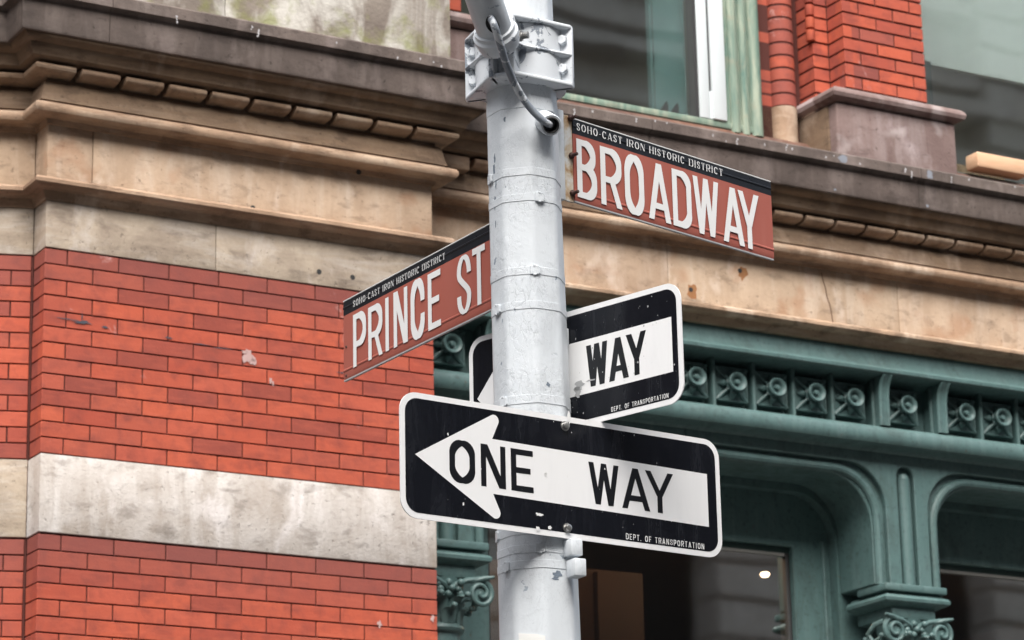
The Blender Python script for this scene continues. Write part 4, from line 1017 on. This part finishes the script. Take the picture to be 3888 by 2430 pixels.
# ---- second one way sign behind the pole
WYP = Vector((.04775414, 7.06161081, 0)); WYu = Vector((.7314, -.6820, 0)); uc2, zc2 = .1335, 3.5142
def s2(u): return u - uc2
wy = one_way(WYP + WYu * uc2 + Vector((0, 0, zc2)), radians(-43), -.2145 - uc2, .4815 - uc2, -.1478, .1478,
    'one way sign behind the pole at right angles, only WAY and the arrow tip showing',
    (s2(-.1875), 3.5022 - zc2), (s2(-.078), 3.4445 - zc2, 3.579 - zc2), (s2(-.062), 3.620 - zc2, 3.385 - zc2), (s2(.4515), 3.4435 - zc2, 3.5780 - zc2),
    [(c, s2(a), s2(b), 3.4580 - zc2, 3.5625 - zc2) for c, a, b in (('O', -.055, .0), ('N', .012, .062), ('E', .074, .12), ('W', .1800, .2485), ('A', .2510, .3140), ('Y', .3080, .3720))],
    (s2(.2545), s2(.4340), 3.3835 - zc2, 3.3950 - zc2))
sp = MB(); specks(sp, s2(.13), s2(.47), -.13, .13, 60, -.0029, .0032)
for x, z, a, b in ((.060, -.045, .014, .010), (.055, -.062, .010, .012), (.10, -.040, .012, .002)): blob(sp, x - .04, z, a, b, -.0031, 12, .6)
flat_build(sp, 'paint_chip', 'edge', wy, kind='stuff', label='scuffs and flakes on the black sheeting')
# brackets that hold them
def bracket(parent, x0, x1, y0, y1, z0, z1, mat='pole', bev=.003):
    return MB().box(x0, x1, y0, y1, z0, z1).build('bracket', M[mat], parent, bevel=bev)
bracket(wy, s2(.105), s2(.128), -.036, -.004, .060, .104)
bracket(wy, s2(.105), s2(.128), -.036, -.004, -.110, -.074)
MB().lathe([(0, 0), (.006, 0), (.006, .004), (0, .005)], 6, Matrix.Translation((s2(.117), -.036, .082)) @ Matrix.Rotation(radians(90), 4, 'X')).build('bolt', M['casting'], wy)
bracket(ow, sx(.074), sx(.104), .003, .030, .085, .150); bracket(ow, sx(.074), sx(.104), .003, .030, -.142, -.085)
# two empty sign brackets below
for k, (x, y, z, h) in enumerate(((.130, 6.850, 3.026, .040), (.137, 6.845, 2.976, .042))):
    b = MB().box(-.015, .017, -.020, .020, 0, h).build('sign_bracket', M['pole'], pole, (x - PB.x, y - PB.y, z), (0, 0, radians(30)), bevel=.003)
    MB().lathe([(0, 0), (.010, 0), (.011, .002), (.006, .003), (0, .003)], 12, Matrix.Translation((.017, 0, h * .6)) @ Matrix.Rotation(radians(90), 4, 'Y')).build('bolt', M['casting'], b)

# ---- street name blades
def blade(loc, rz, x0, x1, z0, z1, label, stripe, name, caption, capbox, sw):
    r = empty('street_name_sign', loc, rz, label=label, cat='street sign')
    H = z1 - z0
    prof = [(-.0022, z0 + .004), (-.0040, z0 + .010), (-.0040, z0 + .024), (-.0058, z0 + .027), (-.0058, z0 + .030), (-.0035, z0 + .033), (-.0035, z1 - .022), (-.0055, z1 - .020), (-.0055, z1 - .0175), (-.0040, z1 - .0155), (-.0040, z1 - .0022), (-.0015, z1)]
    def blade_part(nm, mat, lo, hi, edge=None):
        mb = MB(); pts = [(y, z) for y, z in prof if lo - 1e-6 <= z <= hi + 1e-6]
        if pts[0][1] > lo + 1e-5: pts = [(-.0035, lo)] + pts
        if pts[-1][1] < hi - 1e-5: pts = pts + [(-.0035, hi)]
        a = [mb.bm.verts.new((x0, y, z)) for y, z in pts]; b = [mb.bm.verts.new((x1, y, z)) for y, z in pts]
        c_ = [mb.bm.verts.new((x0, .004, z)) for z in (pts[0][1], pts[-1][1])]; d = [mb.bm.verts.new((x1, .004, z)) for z in (pts[0][1], pts[-1][1])]
        for i in range(len(pts) - 1): mb.bm.faces.new((a[i], b[i], b[i + 1], a[i + 1]))
        mb.bm.faces.new((a[0], c_[0], d[0], b[0])); mb.bm.faces.new((a[-1], b[-1], d[1], c_[1])); mb.bm.faces.new((c_[0], c_[1], d[1], d[0]))
        mb.bm.faces.new(a + [c_[1], c_[0]]); mb.bm.faces.new(b + [d[1], d[0]])
        return mb.build(nm, M[mat], r, ang=20)
    blade_part('panel', 'sign_brown', z0 + .004, z1 - stripe - .0004)
    blade_part('caption_stripe', 'sign_stripe', z1 - stripe, z1)
    MB().box(x0, x1, -.0030, .0042, z0, z0 + .0036).build('lower_edge', M['edge'], r, smooth=False)
    MB().box(x0, x1, -.0046, .0042, z1 + .0002, z1 + .0026).build('upper_edge', M['letter_white'], r, smooth=False)
    for word in name:
        mb = MB()
        for ch, a, b, za, zb_ in word: put(mb, ch, a, b, za, zb_, -.0062, sw)
        flat_build(mb, 'lettering', 'letter_white', r)
    mb = MB(); line(mb, caption, *capbox, -.0060, SW, .14, .05, .26)
    flat_build(mb, 'lettering', 'letter_white', r, label='small white serif letters reading SOHO-CAST IRON HISTORIC DISTRICT')
    return r
BWP = Vector((.04671601, 6.90809753, 0)); a = radians(45.7); BWu = Vector((sin(a), cos(a), 0)); ub, zbw = .533, 4.0675
def s3(u): return u - ub
bw = blade(BWP + BWu * ub + Vector((0, 0, zbw)), radians(90 - 45.7), .1582 - ub, .9080 - ub, 3.9582 - zbw, 4.1775 - zbw,
    'brown street name sign to the right of the pole reading BROADWAY', .0385,
    [[(c, s3(a_), s3(b_), z0_ - zbw, z1_ - zbw) for c, a_, b_, z0_, z1_ in (('B', .1667, .2365, 3.973, 4.1275), ('R', .2510, .3268, 3.973, 4.1275), ('O', .3385, .4092, 3.970, 4.130), ('A', .4243, .5075, 3.973, 4.1275), ('D', .5155, .5870, 3.973, 4.1275), ('W', .5950, .6935, 3.972, 4.1265), ('A', .7070, .7900, 3.971, 4.1255), ('Y', .7700, .8530, 3.970, 4.1250))]],
    'SOHO-CAST IRON HISTORIC DISTRICT', (s3(.1700), s3(.7140), 4.1500 - zbw, 4.1690 - zbw), .118)
MB().box(s3(.106), s3(.1275), -.004, .026, -.112, .125).build('channel', M['pole'], bw, bevel=.003)
rb = MB().lathe([(0, 0), (.0085, 0), (.0085, .007), (.0048, .0085), (.0048, .022), (.0040, .0235), (0, .0235)], 6).mesh('bolt', M['rust_bolt'], bevel=.0005, seg=1)
for z in (.109, .010, -.089): inst('bolt', rb, bw, (s3(.150), -.0018, z), (radians(90), 0, 0))
rb2 = MB().box(s3(.1285), s3(.1578), -.0015, .003, -.112, .116).build('mounting_plate', M['rusty'], bw, bevel=.001, seg=1)

PRP = Vector((.04671601, 6.90809753, 0)); PRu = Vector((sin(radians(32)), -cos(radians(32)), 0)); up_, zpr = -.54, 3.8075
def s4(u): return u - up_
pr = blade(PRP + PRu * up_ + Vector((0, 0, zpr)), radians(-58), -.9400 - up_, -.125 - up_, 3.6945 - zpr, 3.9175 - zpr,
    'brown street name sign to the left of the pole reading PRINCE ST', .0400,
    [[(c, s4(a_), s4(b_), z0_ - zpr, z1_ - zpr) for c, a_, b_, z0_, z1_ in w_] for w_ in ((('P', -.8822, -.8109, 3.719, 3.865), ('R', -.7991, -.7225, 3.718, 3.863), ('I', -.7083, -.6860, 3.719, 3.865), ('N', -.6625, -.5890, 3.718, 3.868), ('C', -.5725, -.5010, 3.712, 3.872), ('E', -.4836, -.4185, 3.718, 3.869)), (('S', -.3370, -.2680, 3.714, 3.875), ('T', -.2600, -.1990, 3.722, 3.874)))],
    'SOHO-CAST IRON HISTORIC DISTRICT', (s4(-.8810), s4(-.3950), 3.8872 - zpr, 3.9045 - zpr), .124)
rv = MB()
for x, z in ((-.925, 3.788), (-.925, 3.708), (-.80, 3.765), (-.232, 3.74), (-.70, 3.735)):
    rv.lathe([(0, 0), (.004, 0), (.003, .002), (0, .0025)], 10, Matrix.Translation((s4(x), -.0035, z - zpr)) @ Matrix.Rotation(radians(90), 4, 'X'))
rv.build('rivet', M['rust_bolt'], pr, kind='stuff')
bracket(pr, s4(-.135), s4(-.100), -.018, .018, -.10, .10)

# paper sticker low on the pole
stk = MB(); pts = []
zb_, zt_ = 2.62, 2.846
top = [(-.032, .002), (-.01, .0), (.01, -.002), (.03, -.008)]
x, y = pxy(2.8); r = prad(2.8); am = OA - pi / 8
ap = r * cos(pi / 8) + .0012
P2 = [(-.030, zb_), (.030, zb_), (.0335, zt_ - .010), (.012, zt_ - .004), (-.030, zt_)]
stk.prism(P2, -.0004, .0004)
s_o = stk.build('sticker', M['paper'], None, (x + ap * sin(am), y - ap * cos(am), 0), (0, 0, am), smooth=False, label='white paper sticker on the pole at the bottom of the picture', cat='sticker')
